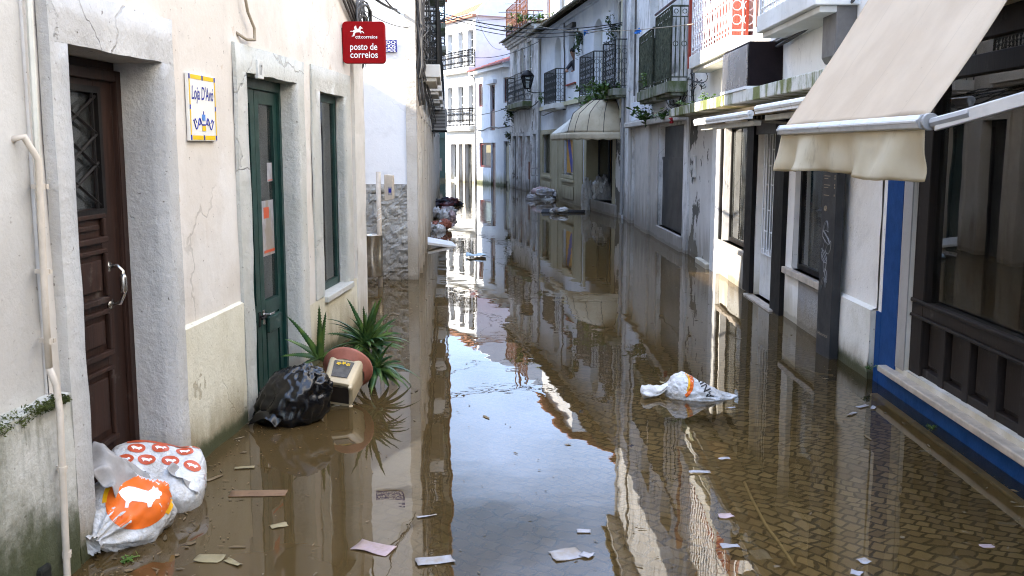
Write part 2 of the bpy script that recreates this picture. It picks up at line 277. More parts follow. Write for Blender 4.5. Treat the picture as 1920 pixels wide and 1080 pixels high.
# ---------------------------------------------------------------- geometry helpers
class MB:
    def __init__(s): s.v = []; s.f = []
    def poly(s, pts):
        i = len(s.v); s.v += [tuple(p) for p in pts]; s.f.append(tuple(range(i, i + len(pts)))); return s
    def box(s, x0, x1, y0, y1, z0, z1):
        i = len(s.v); s.v += [(x, y, z) for x in (x0, x1) for y in (y0, y1) for z in (z0, z1)]
        for q in ((0, 1, 3, 2), (4, 6, 7, 5), (0, 4, 5, 1), (2, 3, 7, 6), (0, 2, 6, 4), (1, 5, 7, 3)): s.f.append(tuple(i + k for k in q))
        return s
    def slab(s, pts, d):                       # polygon extruded by vector d
        n = len(pts); i = len(s.v); d = Vector(d)
        s.v += [tuple(p) for p in pts] + [tuple(Vector(p) + d) for p in pts]
        s.f.append(tuple(range(i, i + n))); s.f.append(tuple(range(i + 2 * n - 1, i + n - 1, -1)))
        for k in range(n): s.f.append((i + k, i + n + k, i + n + (k + 1) % n, i + (k + 1) % n))
        return s
    def tube(s, pts, r, n=6, cap=True):
        P = [Vector(p) for p in pts]; rr = r if isinstance(r, (list, tuple)) else [r] * len(P); i0 = len(s.v); up = None
        for k, p in enumerate(P):
            t = (P[min(k + 1, len(P) - 1)] - P[max(k - 1, 0)]); t = t.normalized() if t.length > 1e-9 else Vector((0, 0, 1))
            if up is None: up = Vector((0, 0, 1)) if abs(t.z) < .9 else Vector((1, 0, 0))
            a = t.cross(up); a = a.normalized() if a.length > 1e-6 else t.orthogonal().normalized(); b = a.cross(t); up = b
            for j in range(n):
                q = 2 * math.pi * j / n; s.v.append(tuple(p + a * (math.cos(q) * rr[k]) + b * (math.sin(q) * rr[k])))
        for k in range(len(P) - 1):
            for j in range(n):
                s.f.append((i0 + k * n + j, i0 + k * n + (j + 1) % n, i0 + (k + 1) * n + (j + 1) % n, i0 + (k + 1) * n + j))
        if cap: s.f.append(tuple(i0 + j for j in range(n))[::-1]); s.f.append(tuple(i0 + (len(P) - 1) * n + j for j in range(n)))
        return s
    def grid(s, fn, nu, nv, wrap=False):
        i = len(s.v)
        for a in range(nu + 1):
            for b in range(nv + (0 if wrap else 1)): s.v.append(tuple(fn(a / nu, b / nv)))
        w_ = nv + (0 if wrap else 1)
        for a in range(nu):
            for b in range(nv):
                b2 = (b + 1) % w_; s.f.append((i + a * w_ + b, i + (a + 1) * w_ + b, i + (a + 1) * w_ + b2, i + a * w_ + b2))
        return s
    def lathe(s, prof, n=20, c=(0, 0, 0)):
        return s.grid(lambda a, b: (c[0] + prof[round(a * (len(prof) - 1))][0] * math.cos(2 * math.pi * b), c[1] + prof[round(a * (len(prof) - 1))][0] * math.sin(2 * math.pi * b), c[2] + prof[round(a * (len(prof) - 1))][1]), len(prof) - 1, n, True)
    def xf(s, Mx, i=0): s.v[i:] = [tuple(Mx @ Vector(p)) for p in s.v[i:]]; return s
    def ring(s, c, r, t, ax='y', n=10):        # flat scroll ring
        pts = [(c[0] + r * math.cos(2 * math.pi * k / n), c[1], c[2] + r * math.sin(2 * math.pi * k / n)) if ax == 'y' else (c[0], c[1] + r * math.cos(2 * math.pi * k / n), c[2] + r * math.sin(2 * math.pi * k / n)) for k in range(n + 1)]
        return s.tube(pts, t, 4, False)
    def build(s, name, m, parent=None, Mx=None, bevel=0., smooth=False, solid=0., weld=False, seg=2):
        me = bpy.data.meshes.new(name); me.from_pydata(s.v, [], s.f)
        if weld or bevel:
            b = bmesh.new(); b.from_mesh(me); bmesh.ops.remove_doubles(b, verts=b.verts, dist=2e-4); bmesh.ops.recalc_face_normals(b, faces=b.faces) if bevel else None; b.to_mesh(me); b.free()
        if smooth:
            me.polygons.foreach_set('use_smooth', [True] * len(me.polygons))
        me.materials.append(m if not isinstance(m, str) else M[m]); me.update()
        o = bpy.data.objects.new(name, me); COL.objects.link(o)
        if parent is not None: o.parent = parent
        if Mx is not None: o.matrix_local = Mx
        if solid: q = o.modifiers.new('thickness', 'SOLIDIFY'); q.thickness = solid; q.offset = 0
        if bevel: q = o.modifiers.new('edges', 'BEVEL'); q.width = bevel; q.segments = seg; q.limit_method = 'ANGLE'; q.angle_limit = R(40)
        return o
def tag(o, label=None, cat=None, group=None, kind=None):
    if label: o['label'] = label
    if cat: o['category'] = cat
    if group: o['group'] = group
    if kind: o['kind'] = kind
    return o
def empty(name, Mx, label, cat, group=None):
    o = bpy.data.objects.new(name, None); COL.objects.link(o); o.matrix_world = Mx; o.empty_display_size = .2
    return tag(o, label, cat, group)
def ray(px, py):
    x = (px - 960) / FPX; y = -(py - 540) / FPX; c, s = math.cos(PITCH), math.sin(PITCH)
    return Vector((x, c + y * s, -s + y * c))
def on_z(px, py, z=0.):
    d = ray(px, py); return Vector((0, 0, CAM_H)) + d * ((z - CAM_H) / d.z)
def on_y(px, py, y):
    d = ray(px, py); return Vector((0, 0, CAM_H)) + d * (y / d.y)
class Frame:                                    # a facade: x along it, y into the house, z up, as seen from the street
    def __init__(s, p0, p1):
        s.p = Vector((*p0, 0)); d = Vector((p1[0] - p0[0], p1[1] - p0[1], 0)); s.L = d.length; s.u = d.normalized(); s.n = Vector((-s.u.y, s.u.x, 0))
        s.M = Matrix(((s.u.x, s.n.x, 0, s.p.x), (s.u.y, s.n.y, 0, s.p.y), (0, 0, 1, 0), (0, 0, 0, 1)))
    def q(s, px, py, d=0.):
        r = ray(px, py); o = Vector((0, 0, CAM_H)); t = ((s.p - o).dot(s.n) + d) / r.dot(s.n); X = o + r * t
        return (X - s.p).dot(s.u), X.z
    def rect(s, a, b, d=0.):
        u0, z1 = s.q(*a, d); u1, z0 = s.q(*b, d); return u0, u1, z0, z1
    def at(s, u, y=0., z=0.): return s.M @ Matrix.Translation((u, y, z))
    def w(s, u, y, z): return s.M @ Vector((u, y, z))
def nz(p, sc, seed=0.): return mnoise.noise(Vector((p[0] * sc + seed, p[1] * sc - seed, p[2] * sc + seed * .5)))
def wall(mb, u0, u1, z0, z1, holes=(), step=None, wob=0., y=0., seed=0., rev=True):
    def cuts(a, b, hs):
        c = sorted({round(x, 4) for x in [a, b] + [h for h in hs if a < h < b]})
        if step:
            o = []
            for p, q in zip(c, c[1:]):
                k = max(1, math.ceil((q - p) / step)); o += [p + (q - p) * i / k for i in range(k)]
            c = o + [c[-1]]
        return c
    us = cuts(u0, u1, [x for h in holes for x in h[:2]]); zs = cuts(z0, z1, [x for h in holes for x in h[2:4]])
    def P(u, z): return (u, y + (wob * (nz((u, 0, z), 1.1, seed) + .5 * nz((u, 0, z), 4.2, seed)) if wob else 0), z)
    for a, b in zip(us, us[1:]):
        for c, d in zip(zs, zs[1:]):
            cu, cz = (a + b) / 2, (c + d) / 2
            if any(h[0] < cu < h[1] and h[2] < cz < h[3] for h in holes): continue
            mb.poly([P(a, c), P(b, c), P(b, d), P(a, d)])
    if rev:
        for h in holes:
            a, b, c, d = h[:4]; r = y + (h[4] if len(h) > 4 else .3)
            mb.poly([(a, y, c), (a, y, d), (a, r, d), (a, r, c)]); mb.poly([(b, y, c), (b, r, c), (b, r, d), (b, y, d)])
            mb.poly([(a, y, d), (b, y, d), (b, r, d), (a, r, d)]); mb.poly([(a, y, c), (a, r, c), (b, r, c), (b, y, c)])
    return mb
def shell(mb, u0, u1, z1, dep, z0=-.4, y=0., sides=3):
    if sides & 1: mb.poly([(u0, y, z0), (u0, y, z1), (u0, y + dep, z1), (u0, y + dep, z0)])
    if sides & 2: mb.poly([(u1, y, z0), (u1, y + dep, z0), (u1, y + dep, z1), (u1, y, z1)])
    mb.poly([(u0, y + dep, z0), (u0, y + dep, z1), (u1, y + dep, z1), (u1, y + dep, z0)])
    mb.poly([(u0, y, z1), (u1, y, z1), (u1, y + dep, z1), (u0, y + dep, z1)])
    return mb
def window(root, F, u0, u1, z0, z1, y, m='whitep', gm='glass', nx=1, nzz=1, fw=.05, name='window', dp=.05, panel=0., pm=None, mw=None):
    mb = MB(); mw = mw or fw * .6
    mb.box(u0, u0 + fw, y, y + dp, z0, z1).box(u1 - fw, u1, y, y + dp, z0, z1).box(u0 + fw, u1 - fw, y, y + dp, z1 - fw, z1).box(u0 + fw, u1 - fw, y, y + dp, z0, z0 + fw + panel)
    zb = z0 + fw + panel
    for k in range(1, nx): uu = u0 + (u1 - u0) * k / nx; mb.box(uu - mw / 2, uu + mw / 2, y + .004, y + dp - .004, zb, z1 - fw)
    for k in range(1, nzz): zz = zb + (z1 - fw - zb) * k / nzz; mb.box(u0 + fw, u1 - fw, y + .007, y + dp - .007, zz - mw / 2, zz + mw / 2)
    o = mb.build(name, m, root)
    MB().box(u0 + fw * .5, u1 - fw * .5, y + dp * .45, y + dp * .55, zb - .01, z1 - fw * .5).build('pane', gm, o)
    return o
def surround(root, u0, u1, z0, z1, t, out=.04, m='surB', sill=False, top=None, wob=0., seed=0., name='stone_surround', back=.02):
    top = top or t; mb = MB()
    if wob:
        st = .09
        for (a, b, c, d) in ((u0 - t, u0, z0, z1), (u1, u1 + t, z0, z1), (u0 - t, u1 + t, z1, z1 + top)):
            na, nb_ = max(1, int((b - a) / st)), max(1, int((d - c) / st))
            def fn(i, j, a=a, b=b, c=c, d=d):
                u = a + (b - a) * i; z = c + (d - c) * j
                e = wob * .8
                uu = u + e * nz((u, 3, z), 6, seed); z2 = z + e * nz((u, 7, z), 6, seed)
                return (uu, -out + wob * nz((u, 0, z), 4, seed) * .8, z2)
            mb.grid(lambda i, j: fn(i, j), na, nb_)
        e = wob * .8
        for (ue, z_a, z_b, rin) in ((u0, z0, z1, back), (u1, z0, z1, back), (u0 - t, z0, z1 + top, 0), (u1 + t, z0, z1 + top, 0)):
            n = int((z_b - z_a) / st)
            mb.grid(lambda i, j: ((ue + e * nz((ue, 3, z_a + (z_b - z_a) * i), 6, seed)) if j < .1 else ue + .25 * e * nz((ue, 9, z_a + (z_b - z_a) * i), 5, seed), (-out + wob * nz((ue, 0, z_a + (z_b - z_a) * i), 4, seed) * .8) + j * (out + rin), z_a + (z_b - z_a) * i + (e * nz((ue, 7, z_a + (z_b - z_a) * i), 6, seed) if j < .1 else 0)), n, 3)
        for (ze, ua, ub, rin) in ((z1, u0, u1, back), (z1 + top, u0 - t, u1 + t, 0)):
            n = int((ub - ua) / st)
            mb.grid(lambda i, j: (ua + (ub - ua) * i + (e * nz((ua + (ub - ua) * i, 3, ze), 6, seed) if j < .1 else 0), (-out + wob * nz((ua + (ub - ua) * i, 0, ze), 4, seed) * .8) + j * (out + rin), ze + (e * nz((ua + (ub - ua) * i, 7, ze), 6, seed) if j < .1 else 0)), n, 3)
        return mb.build(name, m, root, smooth=True, weld=True)
    i_ = .006; mb.box(u0 - t, u0 + i_, -out, back, z0, z1 - i_).box(u1 - i_, u1 + t, -out, back, z0, z1 - i_).box(u0 - t, u1 + t, -out, back, z1 - i_, z1 + top)
    if sill: mb.box(u0 - t, u1 + t, -out - .03, back, z0 - .07, z0)
    return mb.build(name, m, root, bevel=.006)
def railrun(mb, p0, p1, h, style='scroll', s=.125, r=.008):
    p0, p1 = Vector(p0), Vector(p1); d = p1 - p0; L = d.length; e = d.normalized(); Z = Vector((0, 0, 1)); n = max(1, round(L / s))
    for hh, rr in ((h, r * 1.9), (.06, r * 1.3), (h * .86, r)): mb.tube([p0 + Z * hh, p1 + Z * hh], rr, 4)
    for k in range(n + 1):
        b = p0 + d * (k / n); mb.tube([b, b + Z * h], r * (2.0 if k in (0, n) else 1), 4)
        if k == n: break
        c = b + d * (.5 / n); w2 = L / n / 2
        def ring(cz, rad, m=9): mb.tube([c + e * (rad * math.cos(2 * math.pi * i / m)) + Z * (cz + rad * math.sin(2 * math.pi * i / m)) for i in range(m + 1)], r * .75, 4, False)
        if style == 'scroll':
            for cz in (.16, .30, .52, .70): ring(h * cz, w2 * .82)
            mb.tube([c + Z * (h * .38) - e * w2 * .7, c + Z * (h * .45), c + Z * (h * .38) + e * w2 * .7], r * .8, 4)
        elif style == 'dense':
            for cz in (.16, .36, .56, .76): ring(h * cz, w2 * .8, 7)
            mb.tube([c + Z * .06, c + Z * h], r * .9, 4)
        elif style == 'balus':
            mb.tube([c + Z * .06, c + Z * h * .3, c + Z * h * .5, c + Z * h * .7, c + Z * h * .86], [r * .8, r * 1.7, r * .8, r * 1.7, r * .8], 5); ring(h * .5, w2 * .6, 7); ring(h * .93, w2 * .5, 7)
        elif style == 'dots':
            ring(h * .32, w2 * .45, 6); ring(h * .68, w2 * .45, 6)
def balcony(root, u0, u1, p, z, th, h, slabm='slabw', rm='iron', style='scroll', s=.125, y=0., rail=True, r=.008, lip=True):
    mb = MB(); mb.box(u0, u1, -p + y, y + .02, z, z + th)
    if lip: mb.box(u0 + .04, u1 - .04, -p + .05 + y, y + .02, z - .05, z)
    o = mb.build('balcony', slabm, root, bevel=.008)
    if rail:
        rb = MB(); q = p - .035; a, b = u0 + .035, u1 - .035
        railrun(rb, (a, y - q, z + th), (b, y - q, z + th), h, style, s, r); railrun(rb, (a, y, z + th), (a, y - q, z + th), h, style, s, r); railrun(rb, (b, y - q, z + th), (b, y, z + th), h, style, s, r)
        rb.build('railing', rm, o)
    return o
def tiles(mb, u0, u1, y0, z0, y1, z1, w_=.19, amp=.035, rows=.36):
    n = max(2, round((u1 - u0) / w_)) * 6; L = math.hypot(y1 - y0, z1 - z0); k = max(1, round(L / rows))
    nrm = Vector((0, -(z1 - z0), y1 - y0)).normalized()
    for i in range(k):
        a, b = i / k, (i + 1) / k
        def fn(s_, t, a=a, b=b):
            f = a + (b - a) * s_; u = u0 + (u1 - u0) * t
            o = amp * abs(math.sin(math.pi * t * n / 6)) + .025 * (1 - s_)
            return (u, y0 + (y1 - y0) * f + nrm.y * o, z0 + (z1 - z0) * f + nrm.z * o)
        mb.grid(fn, 1, n)
        f = a; mb.grid(lambda s_, t, a=a: (u0 + (u1 - u0) * t, y0 + (y1 - y0) * a + nrm.y * (amp * abs(math.sin(math.pi * t * n / 6)) + .025) * (1 - s_), z0 + (z1 - z0) * a + nrm.z * (amp * abs(math.sin(math.pi * t * n / 6)) + .025) * (1 - s_)), 1, n)
    return mb
def text(s_, size, ext=.002, shear=0., space=1., width=None):
    c = bpy.data.curves.new('t', 'FONT'); c.body = s_; c.size = size; c.extrude = 0; c.shear = shear; c.space_character = space; c.resolution_u = 3; c.offset = size * .012
    o = bpy.data.objects.new('t', c); COL.objects.link(o); bpy.context.view_layer.update()
    ev = o.evaluated_get(bpy.context.evaluated_depsgraph_get()); me = ev.to_mesh()
    mb = MB(); mb.v = [tuple(v.co) for v in me.vertices]; mb.f = [tuple(p.vertices) for p in me.polygons]
    ev.to_mesh_clear(); bpy.data.objects.remove(o); bpy.data.curves.remove(c)
    xs = [v[0] for v in mb.v]; x0, x1 = min(xs), max(xs); k = (width / (x1 - x0)) if width else 1
    mb.v = [((x - x0) * k, y, z) for x, y, z in mb.v]; mb.w = (x1 - x0) * k
    return mb
def lay(mb, F3): return mb.xf(F3)
XZ = Matrix(((1, 0, 0, 0), (0, 0, -1, 0), (0, 1, 0, 0), (0, 0, 0, 1)))      # text plane -> facade plane (x, z), normal -y
def sag(a, b, drop, n=14, jit=0.):
    a, b = Vector(a), Vector(b)
    return [a.lerp(b, i / n) + Vector((random.uniform(-jit, jit), random.uniform(-jit, jit), -drop * 4 * (i / n) * (1 - i / n) + random.uniform(-jit, jit))) for i in range(n + 1)]
def leaf(mb, base, d, L, w_, droop=.3, up=Vector((0, 0, 1)), n=8, teeth=False, curl=0.):
    d = Vector(d).normalized(); p = Vector(base); side = d.cross(up)
    side = side.normalized() if side.length > 1e-4 else Vector((1, 0, 0)); i0 = len(mb.v); ps = []
    for k in range(n + 1):
        t = k / n; ww = w_ * (1 - t) ** .75 * (1 if t > .08 else .9) + .0006
        nn = side.cross(d).normalized()
        mb.v += [tuple(p - side * ww + nn * ww * .25), tuple(p - nn * ww * .42), tuple(p + side * ww + nn * ww * .25), tuple(p + nn * ww * .03)]; ps.append((p.copy(), side.copy(), ww, nn))
        p = p + d * (L / n); d = (d + Vector((0, 0, -droop / n * (1 + t))) + side * (curl / n)).normalized()
    for k in range(n):
        for j in range(4): a = i0 + 4 * k; mb.f.append((a + j, a + (j + 1) % 4, a + 4 + (j + 1) % 4, a + 4 + j))
    if teeth:
        for k in range(1, n * 2 - 1):
            t = k / 2; a = ps[int(t)]; b = ps[min(int(t) + 1, n)]; q = a[0].lerp(b[0], t % 1); ww = a[2] + (b[2] - a[2]) * (t % 1)
            for sg in (-1, 1):
                e = q + a[1] * sg * ww * .97 + a[3] * ww * .25; f = (b[0] - a[0]).normalized()
                mb.poly([e - f * .004, e + f * .004, e + a[1] * sg * .006 + f * .004])
def foliage(mb, c, r, n, sz, hang=0., seed=1, flat=.6, dirv=(0, 0, 1)):
    rnd = random.Random(seed); c = Vector(c)
    for _ in range(n):
        v = Vector((rnd.gauss(0, 1), rnd.gauss(0, 1), rnd.gauss(0, 1))).normalized() * (rnd.random() ** .45)
        p = c + Vector((v.x * r[0], v.y * r[1], v.z * r[2] - hang * rnd.random() ** 2))
        a = Vector((rnd.gauss(0, 1), rnd.gauss(0, 1), rnd.gauss(0, flat))).normalized(); b = a.cross(Vector((rnd.gauss(0, 1), rnd.gauss(0, 1), rnd.gauss(0, 1)))).normalized()
        s_ = sz * rnd.uniform(.6, 1.3)
        mb.poly([p - a * s_, p - a * s_ * .2 + b * s_ * .45, p + a * s_, p - a * s_ * .1 - b * s_ * .42])
    return mb
def plant(name, c, r, n, sz, m, label, cat='plant', group=None, seed=1, hang=0., stem=True):
    # stems fan out from the root, each with leaves along it
    rnd = random.Random(seed); mb = MB(); c = Vector(c)
    k = max(5, n // 12)
    for i in range(k):
        a = rnd.uniform(0, 2 * math.pi); e = c + Vector((math.cos(a) * r[0] * rnd.uniform(.3, 1), math.sin(a) * r[1] * rnd.uniform(.3, 1), r[2] * rnd.uniform(.3, 1) - hang * rnd.random()))
        mid = c.lerp(e, .5) + Vector((0, 0, r[2] * .25 * (1 if hang < r[2] else .3)))
        pts = [c.lerp(mid, t) .lerp(mid.lerp(e, t), t) for t in (0, .25, .5, .75, 1)]
        mb.tube(pts, .0025 + sz * .02, 3)
        for j in range(n // k):
            q = pts[min(4, 1 + int(rnd.random() * 4))] + Vector((rnd.gauss(0, sz * .7), rnd.gauss(0, sz * .7), rnd.gauss(0, sz * .6)))
            a_ = Vector((rnd.gauss(0, 1), rnd.gauss(0, 1), rnd.gauss(-.2, .6))).normalized(); b_ = a_.cross(Vector((rnd.gauss(0, .4), rnd.gauss(0, .4), 1))).normalized(); s_ = sz * rnd.uniform(.5, 1.2)
            mb.poly([q - a_ * s_, q - a_ * s_ * .2 + b_ * s_ * .42, q + a_ * s_, q - a_ * s_ * .1 - b_ * s_ * .42])
    base = c.copy(); mb.v = [tuple(Vector(v) - base) for v in mb.v]
    return tag(mb.build(name, m, None, Matrix.Translation(base)), label, cat, group)
# ================================================================ SETTING
tag(MB().poly([(-150, -40, -.17), (150, -40, -.17), (150, 260, -.17), (-150, 260, -.17)]).build('cobbled_street', 'cobble'), kind='structure')
tag(MB().poly([(-14, -8, 0), (14, -8, 0), (14, 70, 0), (-14, 70, 0)]).build('flood_water', 'water'), kind='structure')
kb = MB(); a = on_z(1665, 770, -.10); b = on_z(1920, 960, -.10); d = (b - a); 
kb.slab([a - d * .2 + Vector((0, 0, .03)), b + d * 1.2 + Vector((0, 0, .03)), b + d * 1.2 + Vector((.09, 0, .03)), a - d * .2 + Vector((.09, 0, .03))][::-1], (0, 0, -.12))
tag(kb.build('kerb', plain('kerb_stone', (.52, .43, .29), .7), bevel=.01), kind='structure')

# ================================================================ LEFT: house A (nearest house of the left row)
FA = Frame((-2.007, 0), (-1.347, 10))
A = empty('town_house', FA.M, 'low whitewashed house with brown door, green double door and tall green window', 'house')
def hroot(F, name, label, cat='house', group=None): return empty(name, F.M, label, cat, group)
D1 = (3.92, 4.80, -.35, 2.04); D2 = (6.08, 7.15, -.35, 2.09); W1 = (7.82, 8.62, .48, 2.07)
EA = 9.32
mb = wall(MB(), 3.70, EA, -.35, 5.4, [(D1[0] - .03, D1[1] + .03, -.35, D1[3] + .03, .21), (D2[0] - .03, D2[1] + .03, -.35, D2[3] + .03, .13), (W1[0] - .03, W1[1] + .03, .45, W1[3] + .03, .09)], .11, .010, seed=1)
shell(mb, 3.70, EA, 5.4, 6.0); mb.build('wall', 'plA', A, smooth=True, weld=False)
# gable and roof
mb = MB(); mb.slab([(EA - .25, 0, 5.39), (EA - .25, 6, 5.39), (EA - .25, 3., 6.5)], (.25, 0, 0)); mb.build('gable', 'plA', A)
mb = MB(); tiles(mb, 3.5, EA + .12, -.22, 5.33, 3., 6.6); tiles(mb, 3.5, EA + .12, 6.3, 5.33, 3., 6.6); mb.build('roof', 'roof', A)
mb = MB().grid(lambda i, j: (4.93 + .93 * i, -.028 + .008 * nz((i * 2, j * 2, 1), 2.5), -.35 + 1.08 * j), 10, 12)
mb.grid(lambda i, j: (4.93 + .93 * i, -.028 + .03 * j + (.008 * nz((i * 2, 2, 1), 2.5) if j == 0 else 0), .73 + .012 * j), 10, 1)
mb.build('plinth', 'plAlow', A, smooth=True)
mb = MB().grid(lambda i, j: (7.33 + 1.65 * i, -.020 + .008 * nz((i * 3, j, 4), 2.5), -.35 + .83 * j), 16, 9)
mb.build('plinth', 'plAlow', A, smooth=True)
mb = MB().grid(lambda i, j: (8.93 + .40 * i, -.03 + .012 * nz((i, j * 5, 4), 2.5), -.35 + 2.75 * j), 5, 26)
mb.grid(lambda i, j: (8.93, -.03 + .03 * i, -.35 + 2.75 * j), 1, 8); mb.grid(lambda i, j: (9.33, -.03 + .6 * i, -.35 + 2.75 * j), 1, 8)
mb.grid(lambda i, j: (8.93 + .4 * i, -.03 + .035 * j, 2.40), 2, 1)
mb.build('corner_pilaster', plaster('pilaster_plaster', (.58, .55, .49), (.66, .62, .56), stain=(.33, .24, .17), streak=.45, tide=.4, tidec=(.3, .25, .15), bump=.3, seed=97), A)
surround(A, D1[0], D1[1], -.35, 2.04, .135, .045, 'surA', top=.21, wob=.009, seed=2, back=.19)
surround(A, D2[0], D2[1], -.35, 2.09, .19, .022, 'surB', top=.16, wob=.009, seed=5, back=.11)
surround(A, W1[0], W1[1], .48, 2.07, .24, .014, 'surB', top=.19, wob=.006, seed=8, back=.06)
MB().box(7.78, 8.70, -.05, .07, .43, .48).build('window_sill', 'surB', A, bevel=.008)
# --- brown door
y = .19
dl = MB(); u0, u1 = D1[0], D1[1]; uc = (u0 + u1) / 2
gz1 = FA.q(150, 172, y)[1]; gz0 = FA.q(150, 395, y)[1]; gu1 = FA.q(181, 290, y)[0]; gu0 = 2 * uc - gu1
dl.box(u0, gu0, y, y + .05, -.3, 2.04).box(gu1, u1, y, y + .05, -.3, 2.04).box(gu0, gu1, y, y + .05, gz1, 2.04).box(gu0, gu1, y, y + .05, -.3, gz0)
door = dl.build('door', 'darkwood', A, bevel=.004)
fr_ = MB(); 
for (a, b, c, d) in ((u0, u0 + .05, -.3, 2.0), (u1 - .05, u1, -.3, 2.0), (u0 + .05, u1 - .05, 1.95, 2.0)): fr_.box(a, b, y - .03, y, c, d)
fr_.build('door_frame', 'darkwood', A, bevel=.004)
zs = [FA.q(168, t, y)[1] for t in (402, 458, 470, 575, 588, 680, 700, 850)]
for k in range(0, 8, 2):
    pb = MB(); z1, z0 = zs[k], zs[k + 1]; a, b = gu0 - .01, gu1 + .01
    pb.box(a, b, y - .022, y - .001, z1 - .022, z1).box(a, b, y - .030, y - .001, z0, z0 + .028).box(a, a + .022, y - .022, y - .001, z0 + .028, z1 - .022).box(b - .022, b, y - .022, y - .001, z0 + .028, z1 - .022)
    pb.box(a + .05, b - .05, y - .014, y - .001, z0 + .06, z1 - .05)
    pb.build('panel', 'darkwood', door, bevel=.005)
MB().box(gu0 - .005, gu1 + .005, y + .02, y + .03, gz0 - .005, gz1 + .005).build('pane', glass('ornamental_glass', (.25, .27, .27), rough=.12, dust=.25, dcol=(.2, .21, .21)), door)
gb = MB(); cz, ch = (gz0 + gz1) / 2, (gz1 - gz0) / 2; cw = (gu1 - gu0) / 2
P_ = lambda a, b: (uc + a * cw, y - .006, cz + b * ch)
for q in (((-1, .55), (1, -.30)), ((-1, -.1), (1, -.95)), ((-1, -.55), (1, .30)), ((-1, .1), (1, .95)), ((-1, 1), (1, .30)), ((-1, -1), (1, -.2)), ((-.86, -1), (-.86, 1)), ((.86, -1), (.86, 1))): gb.tube([P_(*q[0]), P_(*q[1])], .008, 5)
for (a, b, c, d) in ((gu0 - .03, gu0, gz0 - .03, gz1 + .03), (gu1, gu1 + .03, gz0 - .03, gz1 + .03), (gu0, gu1, gz1, gz1 + .03), (gu0, gu1, gz0 - .04, gz0)): gb.box(a, b, y - .02, y - .001, c, d)
gb.build('grille', 'black', door)
hu, hz = FA.q(224, 500, y - .06); hz0 = FA.q(205, 572, y - .06)[1]; hb = MB()
hb.tube([(hu, y, hz), (hu, y - .05, hz + .005), (hu, y - .075, hz - .02), (hu, y - .075, hz0 + .03), (hu, y - .055, hz0 - .01), (hu, y - .02, hz0 - .015), (hu, y, hz0 - .015)], .009, 8)
hb.tube([(hu, y - .075, hz - .035), (hu, y - .075, hz - .05), (hu, y - .075, hz0 + .05), (hu, y - .075, hz0 + .035)], [.011, .017, .017, .011], 8)
for zz in (hz, hz0 - .015): hb.tube([(hu, y - .012, zz), (hu, y, zz)], .024, 12)
hb.build('handle', 'steel', door, smooth=True)
# --- green double door
y = .115; u0, u1 = D2[0], D2[1]; uc = (u0 + u1) / 2
MB().box(u0, u0 + .05, y - .02, y + .06, -.3, 2.09).box(u1 - .05, u1, y - .02, y + .06, -.3, 2.09).box(u0 + .05, u1 - .05, y - .02, y + .06, 2.02, 2.09).build('door_frame', 'green', A, bevel=.004)
split = FA.q(512, 572, y)[1]; tops = 1.93
for (a, b, hs) in ((u0 + .05, uc - .002, 1), (uc + .002, u1 - .05, -1)):
    mb = MB(); f = .085
    mb.box(a, a + f, y, y + .045, -.3, 2.02).box(b - f, b, y, y + .045, -.3, 2.02).box(a + f, b - f, y, y + .045, tops, 2.02).box(a + f, b - f, y, y + .045, split - .05, split + .05).box(a + f, b - f, y, y + .045, -.3, .0)
    mb.box(a + f, b - f, y + .012, y + .03, 0, split - .05)
    dd = mb.build('door', 'green', A, bevel=.005)
    MB().box(a + f + .035, b - f - .035, y + .002, y + .012, .05, split - .12).build('panel', 'green', dd, bevel=.006)
    MB().box(a + f - .006, b - f + .006, y + .02, y + .026, split + .045, tops + .005).build('pane', 'glassg', dd)
    hb = MB(); hx = (b - f * .5) if hs == 1 else (a + f * .5)
    hb.box(hx - .02, hx + .02, y - .006, y, split - .10, split + .0).tube([(hx, y, split - .03), (hx, y - .045, split - .03), (hx - hs * .09, y - .045, split - .03)], .009, 6)
    hb.build('handle', 'steel' if hs < 0 else 'black', dd, bevel=.002)
    if hs < 0: MB().box(a + f + .02, b - f - .02, y - .022, y + .001, split - .17, split - .06).build('letter_flap', 'green', dd, bevel=.008)
# --- tall green window
window(A, FA, W1[0], W1[1], .48, 2.07, .065, 'green', 'glassb', 1, 1, .06, dp=.04)
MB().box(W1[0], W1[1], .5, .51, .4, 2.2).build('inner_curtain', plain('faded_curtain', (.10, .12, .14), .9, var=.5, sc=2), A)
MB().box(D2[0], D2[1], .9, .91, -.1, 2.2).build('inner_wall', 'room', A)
# house number on the lintel
u, z = FA.q(487, 131, -.03)
pl_ = MB().box(u - .05, u + .06, -.036, -.012, z - .055, z + .06).build('house_number', plain('number_plate', (.62, .62, .58), .5), A, bevel=.004)
lay(text('17', .085, width=.05), Matrix.Translation((u - .02, -.0385, z - .03)) @ XZ).build('lettering', plain('grey_number', (.2, .2, .19), .5), pl_)

# ---------------- neighbour at the very left edge
NB = hroot(FA, 'plastered_house', 'grey white house at the left edge with mossy lower wall behind the drainpipe')
mb = wall(MB(), -13.0, 3.695, .70, 5.4, (), .3, .006, y=.012, seed=21); shell(mb, -13, 3.695, 5.4, 6, .6, y=.012); mb.build('wall', 'plL', NB, smooth=True)
mb = MB().grid(lambda i, j: (-1 + 4.76 * i, -.055 + .018 * nz((i * 16, j * 4, 0), 1.2), -.4 + 1.11 * j + (.02 * nz((i * 40, 1, 0), 1.) if j > .95 else 0)), 90, 14)
mb.grid(lambda i, j: (-1 + 4.76 * i, -.055 + .018 * nz((i * 16, 4, 0), 1.2) + .09 * j, .71 + .02 * nz((i * 40, 1, 0), 1.) + .01 * j), 90, 1)
mb.grid(lambda i, j: (3.76, -.055 + .09 * j, -.4 + 1.11 * i), 4, 1); mb.build('plinth', 'plLlow', NB, smooth=True)
mb = MB()
